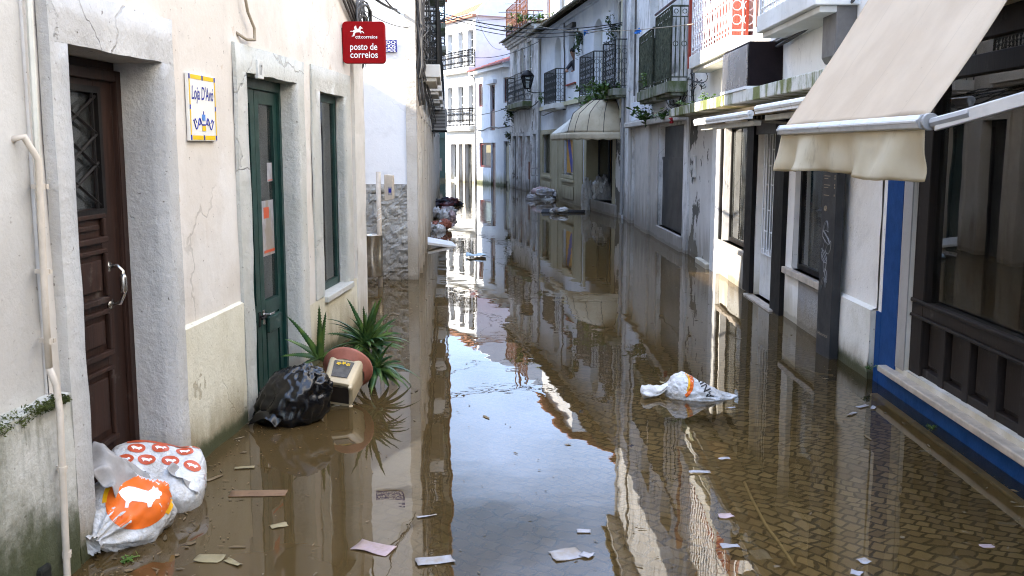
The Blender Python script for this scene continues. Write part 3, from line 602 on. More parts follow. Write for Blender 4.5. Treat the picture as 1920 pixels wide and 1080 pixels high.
for k in range(170):
    u = 3.72 - random.random() ** 1.5 * 1.1; foliage(mb, (u, -.05 + random.uniform(-.02, .02), .712 + random.uniform(-.022, .008)), (.022, .014, .010 + .012 * (u < 3.5)), 26, .006, seed=k)
mb.build('moss', 'mossm', NB)
mb = MB().box(3.44, 3.52, -.075, -.03, .02, .13); mb.build('drain_hole_shade', plain('hole_shade_black', (.012, .012, .008), .9), NB, bevel=.015)  # solid block, its near-black colour paints the shade inside a hole
# drainpipe
dp = empty('drainpipe', FA.at(3.745), 'beige drainpipe running down beside the brown door at the left edge', 'pipe')
q = [FA.q(*t, -.045) for t in ((58, 262), (72, 300), (84, 560), (92, 690), (98, 722))] + [FA.q(*t, -.085) for t in ((112, 770), (115, 840), (126, 1078))]
o_ = lambda u, z, y=-.045: (u - 3.745, y, z)
MB().tube([o_(q[0][0] - .02, q[0][1], .02), o_(q[0][0], q[0][1] + .01, -.02), o_(q[1][0], q[1][1])] + [o_(*t) for t in q[2:4]], .0135, 8).build('upper_pipe', 'beigep', dp, smooth=True)
mb = MB().tube([o_(*q[3]), o_(q[4][0], q[4][1], -.06)] + [o_(*t, y=-.085) for t in q[5:]] + [o_(q[-1][0], -.25, -.085)], .0135, 8); mb.build('lower_pipe', 'beigep', dp, smooth=True)
mb = MB()
for t in ((76, 350), (83, 510), (90, 640)):
    u, z = FA.q(*t, -.045); MB().tube([o_(u, z - .011), o_(u, z + .011)], .0165, 8).box(*[x + (u - 3.745) for x in (.015, .03)], -.06, .0, z - .008, z + .008).build('clip', 'beigep', dp)
for t in ((117, 880), (125, 1040)):
    u, z = FA.q(*t, -.085); MB().tube([o_(u, z - .011, -.085), o_(u, z + .011, -.085)], .0165, 8).box(*[x + (u - 3.745) for x in (.015, .03)], -.09, -.05, z - .008, z + .008).build('clip', 'beigep', dp)
tag(MB().tube([FA.w(*t) for t in ((3.7, -.012, 1.0), (3.705, -.02, 1.9), (3.72, -.02, 2.6), (3.74, -.01, 3.4))], .012, 6).build('wall_cable', 'offw'), 'pale cable running up the wall above the drainpipe', 'cable')
# ---------------- things on house A's wall
u0, u1, z0, z1 = FA.rect((345, 133), (401, 251)); z1 = 2.025; z0 = 1.68; Wt, Ht = u1 - u0, z1 - z0
ts = empty('tile_sign', FA.at(u0, 0, z0), 'glazed tile shop sign with yellow border and blue script between two doors', 'sign')
MB().box(0, Wt, -.018, .0, 0, Ht).build('tile_panel', 'tile', ts, bevel=.003)
mb = MB(); e = -.0195
def strip(mb, a, b, c, d, e): mb.poly([(a, e, c), (b, e, c), (b, e, d), (a, e, d)])
bw = .022
for (a, b) in ((.03, Wt / 2 - .012), (Wt / 2 + .012, Wt - .03)): strip(mb, a, b, .006, .006 + bw, e); strip(mb, a, b, Ht - .006 - bw, Ht - .006, e)
for (a, b) in ((.03, Ht / 2 - .012), (Ht / 2 + .012, Ht - .03)): strip(mb, .006, .02, a, b, e); strip(mb, Wt - .02, Wt - .006, a, b, e)
mb.build('border', 'yellow', ts)
mb = MB()
for a in (.005, Wt / 2 - .009, Wt - .023):
    for b in (.004, Ht - .03): strip(mb, a, a + .018, b, b + .026, e)
for a in (.005, Wt - .021): strip(mb, a, a + .016, Ht / 2 - .012, Ht / 2 + .012, e)
tx = lay(text("Loja D'Avó", .085, shear=.2, width=Wt * .80), Matrix.Translation((Wt * .1, e, Ht * .62)) @ XZ @ Matrix.Diagonal((1, 1.15, 1, 1)))
tx.build('lettering', 'tint', ts)
for sg in (-1, 1):
    pts = [(Wt / 2 + sg * (.035 + .11 * t), e, Ht * .25 + .035 * math.sin(t * 7.5) * (1 - .4 * t)) for t in [k / 16 for k in range(17)]]
    mb.tube(pts, .0035, 4); mb.ring((Wt / 2 + sg * .06, e, Ht * .28), .014, .003)
    mb.tube([(Wt / 2 + sg * (.10), e, Ht * .27), (Wt / 2 + sg * .12, e, Ht * .33), (Wt / 2 + sg * .135, e, Ht * .29)], .003, 4)
mb.box(Wt / 2 - .005, Wt / 2 + .005, e - .001, e, Ht * .40, Ht * .45); mb.box(Wt / 2 - .026, Wt / 2 + .026, e - .0012, e, Ht * .23, Ht * .255)
mb.build('ornament', 'tint', ts)
MB().box(Wt / 2 - .022, Wt / 2 + .022, e - .0012, e, Ht * .31, Ht * .40).build('ornament', 'skyb', ts)
MB().box(Wt / 2 - .024, Wt / 2 + .024, e - .0015, e, Ht * .15, Ht * .23).build('ornament', 'yellow', ts)
# post office sign, square to the wall
YS = 8.62
a = on_y(643, 119, YS); b = on_y(721, 40, YS); Ws, Hs = b.x - a.x, b.z - a.z
ps = empty('post_office_sign', Matrix.Translation((a.x, YS, a.z)), 'square red post office sign projecting from the whitewashed corner', 'sign')
def rrect(w_, h_, r, n=6):
    P = []
    for cx, cy, st in ((w_ - r, r, -90), (w_ - r, h_ - r, 0), (r, h_ - r, 90), (r, r, 180)):
        P += [(cx + r * math.cos(R(st + 90 * k / n)), cy + r * math.sin(R(st + 90 * k / n))) for k in range(n + 1)]
    return P
MB().slab([(x, 0, z) for x, z in rrect(Ws, Hs, .035)], (0, .07, 0)).build('sign_box', 'signred', ps, bevel=.004)
MB().box(-.045, -.003, .0, .06, .08, Hs - .05).build('bracket', 'black', ps, bevel=.004)
mb = lay(text('posto de', .068, width=Ws * .64), Matrix.Translation((Ws * .18, -.003, Hs * .325)) @ XZ @ Matrix.Diagonal((1, 1.15, 1, 1)))
t2 = lay(text('correios', .068, width=Ws * .65), Matrix.Translation((Ws * .18, -.003, Hs * .135)) @ XZ @ Matrix.Diagonal((1, 1.15, 1, 1)))
t3 = lay(text('ctt', .042, width=Ws * .12), Matrix.Translation((Ws * .31, -.003, Hs * .595)) @ XZ)
t4 = lay(text('correios', .038, width=Ws * .38), Matrix.Translation((Ws * .445, -.003, Hs * .595)) @ XZ)
for t in (t2, t3, t4): k = len(mb.v); mb.v += t.v; mb.f += [tuple(i + k for i in f) for f in t.f]
mb.build('lettering', 'white', ps)
horse = [(0, .48), (.10, .52), (.20, .50), (.26, .58), (.34, .62), (.30, .78), (.34, .92), (.40, .97), (.46, .94), (.45, .84), (.50, .76), (.54, .66), (.60, .68), (.66, .86), (.74, .95), (.80, .84), (.90, .76), (.87, .70), (.78, .72), (.74, .60), (.76, .50), (.88, .50), (.96, .40), (1.0, .30), (.95, .31), (.88, .40), (.76, .38), (.80, .28), (.76, .27), (.70, .38), (.60, .40), (.48, .38), (.40, .36), (.34, .22), (.32, .08), (.22, .02), (.12, .03), (.14, .09), (.23, .12), (.20, .22), (.26, .34), (.25, .43), (.14, .46), (.06, .44)]
MB().poly([(Ws * .18 + x * Ws * .34, -.003, Hs * .635 + z * Hs * .27) for x, z in horse]).build('emblem', 'white', ps)
MB().tube([(Ws * .48, .03, .0), (Ws * .485, .03, -.025), (Ws * .51, .03, -.03), (Ws * .52, .03, 0)], .003, 5).build('hook', 'iron', ps)
# notices stuck on the green door's glass
y = .115
for (tl, br, lab, nm, col) in (((490, 375), (519, 478), 'white notice with red print taped low on the green door glass', 'notice', 'paper'), ((500, 305), (514, 340), 'small white sticker high on the green door glass', 'sticker', 'paper')):
    u0, u1, z0, z1 = FA.rect(tl, br, y + .018)
    z0, z1 = FA.q((tl[0] + br[0]) / 2, br[1], y + .018)[1], FA.q((tl[0] + br[0]) / 2, tl[1], y + .018)[1]
    r = empty(nm, FA.at(u0, y + .0185, z0), lab, nm); MB().box(0, u1 - u0, -.001, .0005, 0, z1 - z0).build('sheet', col, r)
    w_, h_ = u1 - u0, z1 - z0; mb = MB()
    mb.box(w_ * .08, w_ * .92, -.002, -.0012, h_ * .05, h_ * .10)
    mb.build('print', 'orgd', r)
    if nm == 'notice': MB().box(w_ * .12, w_ * .5, -.002, -.0012, h_ * .68, h_ * .88).build('print', 'orgd', r)
# cables at the corner of house A
def cable(pts, r, m, name, label, group=None, n=5, cat='cable'): return tag(MB().tube(pts, r, n).build(name, m, smooth=True), label, cat, group)
u = FA.q
b0 = MB()
for k in range(9):
    rr = .10 + .012 * k; c = Vector((9.12 + random.uniform(-.05, .05), -.05 - .006 * k, 2.72 + random.uniform(-.04, .08)))
    a0 = random.uniform(0, 6)
    b0.tube([tuple(FA.w(c.x + rr * math.cos(a0 + t * .5) * 1.1, c.y + .03 * math.sin(t + k), c.z + rr * math.sin(a0 + t * .5))) for t in range(13)], random.choice((.006, .009, .012)), 5)
for k in range(7):
    z = 2.85 + .03 * k
    b0.tube([tuple(FA.w(a_, -.03 - .01 * (k % 3), zz)) for a_, zz in ((7.6 + .2 * k, z + .34), (8.2, z + .20 + .02 * k), (8.7, z - .02 + .03 * math.sin(k)), (9.05, z - .17), (9.25, z - .14 + .02 * k))], random.choice((.008, .012)), 5)
for k in range(3): b0.tube([tuple(FA.w(9.2 + .02 * k, -.05, 3.2)), tuple(FA.w(9.26 + .02 * k, -.06, 2.8)), tuple(FA.w(9.22, -.05, 2.45 - .05 * k))], .008, 5)
tag(b0.build('cable_bundle', 'cableg', smooth=True), 'coiled bundle of dark cables above the post office sign', 'cables')
cable([tuple(FA.w(*t)) for t in ((6.02, -.01, 2.62), (6.03, -.04, 2.56), (6.09, -.04, 2.44), (6.2, -.04, 2.36), (6.2, -.04, 2.29), (6.08, -.03, 2.28), (5.99, .0, 2.31))], .0095, 'cableb', 'wall_cable', 'beige cable loop above the green door', n=6)

# ================================================================ LEFT: house B across the alley
FBs = Frame((-9, 12.45), (-1.17, 12.40)); FB = Frame((-1.17, 12.40), (-1.17 - .064 * 31.6, 44))
B = hroot(FB, 'long_balcony_house', 'long white house past the alley with roughcast dado and a row of balconies')
toB = FB.M.inverted() @ FBs.M; Ls = FBs.L; LB = FB.L
mb = wall(MB(), 0, Ls - .13, 1.17, 7.7, (), .5, .008, seed=31); mb.build('wall', 'plB', B, toB, smooth=True)
def rc(i, j):
    u = Ls - 2.2 + 2.07 * i; z = -.3 + 1.49 * j
    return (u, -.008 - .05 * abs(nz((u, 0, z), 8, 3)) - .035 * abs(nz((u, 4, z), 19, 3)), z)
mb = MB().grid(rc, 90, 62); mb.grid(lambda i, j: (Ls - 2.2 + 2.07 * i, -.02 + .03 * j, 1.19), 2, 1); mb.build('roughcast_dado', 'rough', B, toB)
mb = MB().grid(lambda i, j: (Ls - .13 + .13 * i, -.026, -.3 + 8.0 * j), 1, 30); mb.grid(lambda i, j: (Ls - .13, -.026 + .03 * i, -.3 + 8.0 * j), 1, 2)
mb.build('corner_strip', 'plB2', B, toB)
holes = []; doors = []
for k, (a, wd) in enumerate(((.75, .8), (2.1, 1.0), (3.9, 1.1), (5.8, 1.0), (7.6, 1.3), (9.8, 1.0), (12, 1.5), (14.6, 1.1), (17, 1.4), (20, 1.2), (23, 1.4), (26, 1.2), (29, 1.2))):
    holes.append((a, a + wd, -.3, 2.05, .18)); doors.append((a, a + wd))
ups = []
for k in range(9):
    a = .55 + 3.2 * k; ups.append(a); holes.append((a + .3, a + 1.2, 2.75, 4.7, .2))
    holes.append((a + .3, a + 1.2, 5.2, 6.6, .2))
mb = wall(MB(), 0.0, LB, -.3, 7.7, holes, None, 0, seed=33); shell(mb, 0, LB, 7.7, 7.5, sides=2); mb.build('wall', 'plB2', B)
for k, (a, b) in enumerate(doors):
    mdoor = ('darkwood', 'dgrey', 'teal', 'darkwood', 'black')[k % 5]
    mb = MB().box(a, b, .16, .2, -.3, 2.05).box(a, a + .07, .12, .16, -.3, 2.05).box(b - .07, b, .12, .16, -.3, 2.05).box(a + .07, b - .07, .12, .16, 1.95, 2.05); mb.build('door', mdoor, B)
    surround(B, a, b, -.3, 2.05, .12, .035, 'plB2', name='door_surround')
for a in ups:
    window(B, FB, a + .3, a + 1.2, 2.75, 4.7, .12, 'whitep', 'glassd', 2, 3)
    window(B, FB, a + .3, a + 1.2, 5.2, 6.6, .12, 'whitep', 'glassd', 2, 2)
for k, a in enumerate(ups):
    p = .29 + .0 * k
    balcony(B, a - .1, a + 1.6, p, 2.52, .16, 1.08, 'slabw', 'iron', 'scroll', .14, r=.010)
    if k % 2 == 1: balcony(B, a - .1, a + 1.6, p + .06, 4.95, .16, 1.0, 'slabg', 'iron', 'scroll', .16, r=.010)
mb = MB().box(-.25, LB + .2, -.34, .1, 7.65, 7.8); mb.build('cornice', 'plB2', B)
mb = MB(); tiles(mb, -.3, LB + .2, -.40, 7.76, 3.8, 9.3); tiles(mb, -.3, LB + .2, 7.9, 7.76, 3.8, 9.3); mb.build('roof', 'roof', B)
# unseen block added in the alley to cut off the low sun
W_ = empty('alley_sun_blocker', Matrix.Translation((-8, 11.4, 0)), 'unseen white block added in the alley to shade the low sun', 'house')
mb = MB(); wall(mb, 0, 2.9, -.3, 4.85, [(.8, 1.5, -.3, 1.9, .2), (.8, 1.6, 2.6, 3.8, .2)]); shell(mb, 0, 2.9, 4.85, 2.85)
MX = Matrix.Translation((-.9, -1.88, 0))
mb.build('wall', 'plB', W_, MX); MB().box(.8, 1.5, .15, .2, -.3, 1.9).build('door', 'maroon', W_, MX); MB().box(.8, 1.6, .15, .2, 2.6, 3.8).build('window', 'glassd', W_, MX)
MB().box(-.15, 2.95, -.05, 2.8, 4.84, 4.90).build('cornice', 'plB2', W_, MX)
# enamel plate
a = FBs.q(704, 98, -.02); b = FBs.q(744, 75, -.02); wp, hp = .36, b[1] - a[1]
pr = empty('enamel_plate', FBs.at(b[0] - wp, -.03, a[1]), 'small blue enamel plate with white lettering on the white wall', 'sign')
MB().box(0, wp, 0, .012, 0, hp).build('plate', 'navy', pr, bevel=.002)
mb = MB()
for k, s_ in enumerate(('PROIBIDO', 'ANUNCIOS', 'PROPRIEDADE')):
    t = lay(text(s_, .052, width=wp * .92), Matrix.Translation((wp * .04, -.002, hp * (.69 - .32 * k))) @ XZ); kk = len(mb.v); mb.v += t.v; mb.f += [tuple(i + kk for i in f) for f in t.f]
mb.build('lettering', 'white', pr)
# post with sign box, litter bin
pb = on_z(711, 540, -.15); yp = 11.75; a = on_y(713, 528, yp); t = on_y(717, 322, yp)
po = empty('sign_post', Matrix.Translation((a.x, yp, -.17)), 'beige metal post with small box in front of the roughcast wall', 'post')
MB().tube([(0, 0, 0), (0, 0, t.z + .17)], .029, 12).build('pole', 'beigep', po, smooth=True)
mb = MB()
for pz in (392, 402, 411): zz = on_y(716, pz, yp).z + .17; mb.tube([(-.002, 0, zz), (.002, 0, zz - .006)], .032, 12)
mb.build('tape', 'white', po)
sx0, sx1 = on_y(721, 350, yp).x - a.x, on_y(737, 350, yp).x - a.x; sz1, sz0 = on_y(730, 327, yp).z + .17, on_y(730, 377, yp).z + .17
MB().slab([(sx0, -.03, sz0), (sx1, -.03, sz0 + .02), (sx1, -.03, sz1 - .01), (sx0, -.03, sz1)], (0, .16, 0)).build('box', 'beigep', po, bevel=.008)
MB().box(sx0 + .045, sx1 - .012, -.034, -.031, sz0 + .07, sz0 + .17).build('sticker', 'paper', po)
MB().box(sx0 + .05, sx1 - .017, -.0365, -.0345, sz0 + .10, sz0 + .15).build('sticker', 'tint', po)
cx = on_y(697, 480, 11.70).x; zt = on_y(700, 440, 11.7).z; zb = on_y(700, 518, 11.7).z
bn = empty('litter_bin', Matrix.Translation((cx, 11.70, zb)), 'round steel litter bin fixed to the beige post', 'bin'); hh = zt - zb
MB().lathe([(.0, 0), (.118, 0), (.128, .015), (.132, hh * .5), (.136, hh - .01), (.142, hh), (.136, hh + .004), (.125, hh - .004), (.12, hh * .5), (.11, .03), (0, .03)], 28).build('body', 'steel', bn, smooth=True)
mb = MB()
for f in (.1, .8): mb.tube([(.11, .0, hh * f), (a.x - cx, .05, hh * f)], .012, 6)
mb.build('bracket', 'black', bn)
# cables and cable tangle on B's corner
b0 = MB(); rnd = random.Random(5)
for k in range(16):
    z = 3.6; pts = []; du, dy = rnd.uniform(-.10, .30), rnd.uniform(-.10, -.02)
    while z > (2.35 if k % 3 else 2.05): pts.append(tuple(FB.w(.05 + du + rnd.uniform(-.035, .035), dy + rnd.uniform(-.02, .02), z))); z -= .16
    b0.tube(pts, rnd.choice((.006, .009, .013)), 5)
for k in range(9):
    r_ = rnd.uniform(.05, .14); c = (.1 + rnd.uniform(-.05, .25), -.06 - rnd.random() * .07, rnd.uniform(2.5, 3.3)); ph = rnd.random() * 6
    b0.tube([tuple(FB.w(c[0] + r_ * math.cos(ph + t * .55), c[1] - .03 * math.sin(t), c[2] + r_ * math.sin(ph + t * .55))) for t in range(12)], .007, 5)
for k in range(8):
    b0.tube([tuple(FB.w(.3 + 1.3 * t + .05 * k, -.05 - .02 * (k % 4), 2.48 - .035 * t * (k % 3) + .05 * math.sin(t * 3 + k))) for t in range(9)], rnd.choice((.007, .011)), 5)
tag(b0.build('cable_bundle', 'cableg', smooth=True), 'tangled cables hanging down the corner below the first balcony', 'cables')
# air conditioner under B's balconies
ua, za = 10.6, 2.02
ac = empty('air_conditioner', FB.at(ua, -.02, za), 'grey louvred air conditioner under the far balconies', 'air conditioner')
MB().box(0, .8, -.34, 0, 0, .5).build('casing', 'grey', ac, bevel=.01)
mb = MB()
for k in range(13): mb.box(-.008, -.002, -.31, -.03, .05 + .032 * k, .066 + .032 * k); mb.box(.04, .76, -.348, -.342, .05 + .032 * k, .066 + .032 * k)
mb.build('louvre', 'dgrey', ac); MB().box(-.02, .82, -.35, .02, -.04, -.005).build('bracket', 'black', ac)

# ================================================================ street end
FC = Frame((-3.28, 49.6), (-1.72, 46.6)); FD = Frame((-1.72, 46.6), (-.09, 41.6)); FE = Frame((-.09, 41.6), (.94, 35.06)); FF = Frame((.94, 35.06), (2.57, 23.04))
C_ = hroot(FC, 'corner_house', 'tall white three storey corner house with two long balconies at the street end')
hg = [(.69, 1.35, .08, 1.78), (1.63, 2.09, -.3, 1.78), (2.3, 3.11, -.3, 1.78)]
h1 = [(.37, .97, 2.75, 4.47), (1.60, 2.2, 2.75, 4.47), (2.76, 3.28, 2.75, 4.47)]; h2 = [(.45, 1.0, 5.4, 6.97), (1.65, 2.2, 5.4, 6.97), (2.70, 3.32, 5.4, 6.97)]
mb = wall(MB(), 0, 3.5, -.3, 7.55, [h + (.22,) for h in hg + h1 + h2]); shell(mb, 0, 3.5, 7.55, 8); mb.build('wall', 'plC', C_)
MB().slab([(3.5, 0, 7.545), (3.5, 8, 7.545), (3.5, 8, 8.4), (3.5, 4, 10.4), (3.5, .7, 8.4), (3.5, .0, 7.75)], (.22, 0, 0)).build('gable', 'plC', C_)
for h in hg: window(C_, FC, *h, .15, 'grey' if h[0] > 1 else 'whitep', 'glassd', 1, 1, .05)
for h in h1 + h2: window(C_, FC, *h, .14, 'whitep', 'glassd', 2, 4, .05)
for h in hg + h1 + h2: surround(C_, *h, .1, .03, 'plB2' if h in hg[1:] else 'plC')
for z, hh in ((2.43, .8), (5.10, .75)): balcony(C_, .03, 3.47, .34, z, .17, hh, 'slabw', 'black', 'dots', .16, r=.015)
MB().box(-.1, 3.6, -.2, .05, 7.5, 7.62).build('cornice', plain('rusty_gutter', (.42, .20, .13), .7), C_)
mb = MB(); tiles(mb, -.1, 3.48, -.28, 7.62, 4, 9.5); tiles(mb, -.1, 3.48, 8.3, 7.62, 4, 9.5); mb.build('roof', 'roof', C_)
D_ = hroot(FD, 'small_house', 'pale two storey house with red roof edge and maroon shutters')
hd = [(.63, 1.3, 3.43, 4.45), (2.47, 3.17, 2.35, 4.3), (4.40, 5.1, 3.46, 4.5), (.72, 2.55, .72, 1.82), (2.55, 3.25, -.3, 1.82), (4.42, 5.15, -.3, 1.87)]
mb = wall(MB(), 0, 5.26, -.3, 4.95, [h + (.2,) for h in hd]); shell(mb, 0, 5.26, 4.95, 6, sides=3); mb.build('wall', 'plD', D_)
for i, h in enumerate(hd):
    if i in (0, 2): window(D_, FD, *h, .06, 'maroon', 'glassd', 2, 1, .07)
    elif i == 1:
        w1 = window(D_, FD, h[0], h[1], 3.2, h[3], .1, 'maroon', 'glassd', 2, 1, .07); MB().box(h[0], h[1], .05, .1, 2.35, 3.19).build('shutter', 'maroon', D_, bevel=.01)
    elif i == 3: window(D_, FD, *h, .08, 'maroon', 'glassb', 1, 1, .1)
    else: MB().box(h[0], h[1], .1, .15, -.3, h[3]).build('door', 'maroon' if i == 4 else 'dgrey', D_); MB().box(h[0] + .1, h[1] - .1, .07, .095, .2, h[3] - .2).build('door_panel', 'maroon' if i == 4 else 'dgrey', D_, bevel=.02)
MB().box(2.2, 3.4, -.15, 0, 4.34, 4.5).build('lintel', 'plD', D_)
MB().box(-.05, 5.2, -.28, .02, 4.88, 5.02).build('cornice', 'plC', D_)
mb = MB(); tiles(mb, -.05, 5.25, -.34, 5.02, 3, 6.2); tiles(mb, -.05, 5.25, 6.3, 5.02, 3, 6.2); mb.build('roof', 'redroof', D_)
MB().tube([(.15, -.3, 5.0), (.25, -.1, 4.75), (.27, -.05, 4.5), (.27, -.05, -.2)], .04, 8).build('downpipe', 'grey', D_, smooth=True)
E_ = hroot(FE, 'derelict_house', 'narrow derelict house with stained grey front and heavy cornice')
he = [(1.0, 1.85, -.3, 2.07), (2.5, 3.3, -.3, 2.06), (4.2, 5.1, -.3, 2.05), (5.55, 6.2, -.3, 2.1), (1.15, 2.0, 3.5, 5.4), (2.75, 3.6, 3.5, 5.34), (4.35, 5.3, 3.5, 5.42)]
mb = wall(MB(), 0, 6.6, -.3, 5.7, [h + (.10,) for h in he]); shell(mb, 0, 6.6, 5.7, 3.4); mb.build('wall', 'plE', E_)
for i, h in enumerate(he):
    if i in (1,): MB().box(h[0], h[1], .07, .12, .85, h[3]).build('brick_infill', 'brickm', E_); MB().box(h[0], h[1], .06, .12, -.3, .845).build('infill', 'plGs', E_)
    elif i == 2: MB().box(h[0], h[1], .08, .12, 1.1, h[3]).build('infill', 'plGs', E_); MB().box(h[0], h[1] - .1, .05, .12, .45, 1.095).build('brick_infill', 'brickm', E_); MB().box(h[0], h[1], .07, .12, -.3, .445).build('infill', 'plGs', E_)
    elif i < 4: MB().box(h[0], h[1], .06, .12, -.3, h[3]).build('door', 'dgrey', E_)
    else: window(E_, FE, *h, .05, 'offw', 'glassd', 2, 4, .07)
    surround(E_, *h, .13, .04, 'plE' if i != 4 else 'plG')
balcony(E_, 1.2, 5.2, .32, 3.1, .18, 1.05, 'slabg', 'iron', 'scroll', .22, r=.009)
mb = MB()
for k, (p, z0, z1) in enumerate(((.12, 5.55, 5.64), (.2, 5.64, 5.74), (.3, 5.74, 5.82))): mb.box(-.1 - .02 * k, 6.7, -p, .05, z0, z1)
mb.build('cornice', 'plE', E_, bevel=.02)
mb = MB(); tiles(mb, -.2, 6.7, -.42, 5.80, .5, 6.02); mb.build('roof_edge', 'mossroof', E_)
tr_ = MB(); railrun(tr_, (-.1, -.12, 6.0), (4.8, -.12, 6.0), 1.15, 'scroll', .26, .013); railrun(tr_, (-.1, -.12, 6.0), (-.1, 3, 6.0), 1.15, 'scroll', .22, .013); tr_.build('terrace_railing', 'rust', E_)
E2 = empty('rooftop_house', FE.at(0), 'white house with orange tiled roof set back above the derelict front', 'house')
mb = wall(MB(), 1.6, 7.4, 5.6, 8.4, [(2.2, 3.0, 6.0, 7.5, .15), (4.6, 5.6, 6.0, 7.6, .15)], y=1.1); shell(mb, 1.6, 7.4, 8.4, 5, 5.6, 1.1); mb.build('wall', 'plC', E2)
MB().box(2.2, 3.0, 1.2, 1.23, 6.0, 7.5).build('door', 'rust', E2); MB().box(4.6, 5.6, 1.2, 1.23, 6, 7.6).build('window', 'glassd', E2)
mb = MB(); tiles(mb, 1.4, 7.6, .72, 8.36, 3.6, 10.0); tiles(mb, 1.4, 7.6, 6.5, 8.36, 3.6, 10.0); mb.build('roof', 'roof', E2)
MB().tube([(2.45, -.0, 6.0), (2.45, 0, 7.9)], .04, 6).build('chimney_pipe', 'rust', E2)

# ================================================================ house F with the dome awning
F_ = hroot(FF, 'awning_house', 'bluish two storey house with olive shopfront and arched upper windows')
LF = FF.L; P3 = -.30
s1 = (1.05, 2.55, .78, 2.06); s2 = (4.75, 6.35, .82, 1.98); st = (7.75, 11.4, .28, 1.95)
hf = [(3.0, 4.1, 3.05, 5.0), (8.75, 9.75, 3.05, 4.85), (5.3, 6.25, 3.78, 4.95), (10.9, 11.85, 3.05, 5.1), s1, s2, st]
mb = wall(MB(), 0, LF, -.3, 5.42, [h + ((.25,) if h != st else (.7,)) for h in hf]); shell(mb, 0, LF, 5.42, 7)
for h in hf[:2]:                                   # arched heads
    a, b, z1 = h[0], h[1], h[3]; r = (b - a) / 2; n = 10; zc = z1 - r * .8
    for sg in (-1, 1):
        arc = [((a + b) / 2 + sg * r * math.cos(R(90 * k / n)), zc + r * .8 * math.sin(R(90 * k / n))) for k in range(n + 1)]
        mb.poly([((a + b) / 2 + sg * r, 0, z1)] + [(x, 0, z) for x, z in (arc[::-1] if sg < 0 else arc)][:: (1)])
        for (x0, z0), (x1_, z1_) in zip(arc, arc[1:]): mb.poly([(x0, 0, z0), (x1_, 0, z1_), (x1_, .25, z1_), (x0, .25, z0)])
mb.build('wall', 'plF', F_)
for h in hf[:2]: MB().box(h[0], h[1], .2, .25, h[2], h[3]).build('shutter', 'offw', F_)
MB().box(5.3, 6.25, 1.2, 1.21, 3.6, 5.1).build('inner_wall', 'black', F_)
window(F_, FF, *hf[3], .1, 'whitep', 'glass', 2, 1, .09)
MB().box(.02, .35, -.04, .0, -.3, 5.3).box(LF - .35, LF - .02, -.04, 0, 2.3, 5.3).build('corner_pilaster', plaster('yellowed_pilaster', (.55, .52, .38), (.62, .59, .46), streak=.6, seed=88), F_)
MB().box(.36, LF - .36, -.06, .0, 2.86, 2.98).build('string_course', plaster('yellow_band', (.60, .57, .38), (.66, .63, .45), streak=.5, seed=89), F_)
MB().box(5.2, 6.4, -.12, .0, 4.98, 5.12).build('window_hood', 'dgrey', F_, bevel=.02)
MB().box(5.1, 6.5, -.05, .0, 3.42, 3.46).build('ledge', 'redp', F_)
# olive shopfront
y = -.035; mb = MB()
wall(mb, .36, 7.55, -.3, 2.2, [s1 + (.15,), s2 + (.15,)], y=y); mb.poly([(.36, y, 2.2), (7.55, y, 2.2), (7.55, 0, 2.2), (.36, 0, 2.2)]); mb.poly([(7.55, y, -.3), (7.55, .0, -.3), (7.55, 0, 2.2), (7.55, y, 2.2)]); mb.poly([(.36, y, -.3), (.36, y, 2.2), (.36, 0, 2.2), (.36, 0, -.3)])
sf = mb.build('shopfront', 'olive', F_)
mb = MB()
for h in (s1, s2):
    mb.box(h[0] - .18, h[1] + .18, y - .05, y - .003, .62, .70); mb.box(h[0] - .1, h[1] + .1, y - .022, y - .003, .12, .50)
    for (a, b, c, d) in ((h[0] - .1, h[0], h[2], h[3]), (h[1], h[1] + .1, h[2], h[3]), (h[0] - .1, h[1] + .1, h[3], h[3] + .1), (h[0] - .1, h[1] + .1, h[2] - .1, h[2])): mb.box(a, b, y - .025, y - .003, c, d)
mb.box(3.3, 3.95, y - .03, y - .003, -.3, 2.2)
mb.build('moulding', 'olive', sf, bevel=.008)
for h in (s1, s2): MB().box(h[0], h[1], .08, .09, h[2], h[3]).build('pane', 'glass', sf)
dsp = MB(); dsp.box(4.82, 6.28, .066, .074, .88, 1.92); dsp.build('display_back', 'room2', F_)
dsp = MB(); dsp.slab([(4.9, .060, 1.90), (5.3, .060, 1.90), (5.95, .060, .9), (5.55, .060, .9)], (0, .005, 0)); dsp.slab([(6.3, .060, 1.6), (6.25, .060, 1.6), (5.95, .060, .9), (5.85, .060, .9)], (0, .005, 0)); dsp.build('display_board', 'roomb', F_)
MB().box(1.06, 2.54, .135, .148, .79, 2.05).build('display_back', 'roomw', F_)
# entrance bay
MB().box(7.6, 11.6, -.08, .7, -.3, .28).build('step', 'plGs', F_, bevel=.01)
MB().box(7.75, 8.05, -.02, .35, .28, 2.2).build('jamb', 'olive', F_, bevel=.01); MB().box(11.05, 11.4, -.02, .35, .28, 2.2).build('jamb', 'olive', F_, bevel=.01)
window(F_, FF, 8.06, 9.3, .28, 1.95, .3, 'dgrey', 'glass', 1, 1, .06, name='shop_window'); window(F_, FF, 9.34, 11.04, .28, 1.95, .35, 'black', 'glass', 1, 1, .07, name='shop_window')
MB().box(8.1, 11.0, .46, .48, .3, 1.94).build('inner_wall', 'room2', F_); MB().box(9.5, 10.1, .43, .45, .6, 1.9).build('inner_panel', 'roomw', F_)
MB().box(11.45, 11.95, -.03, .0, -.3, 2.2).build('peeling_pier', 'plHp', F_)
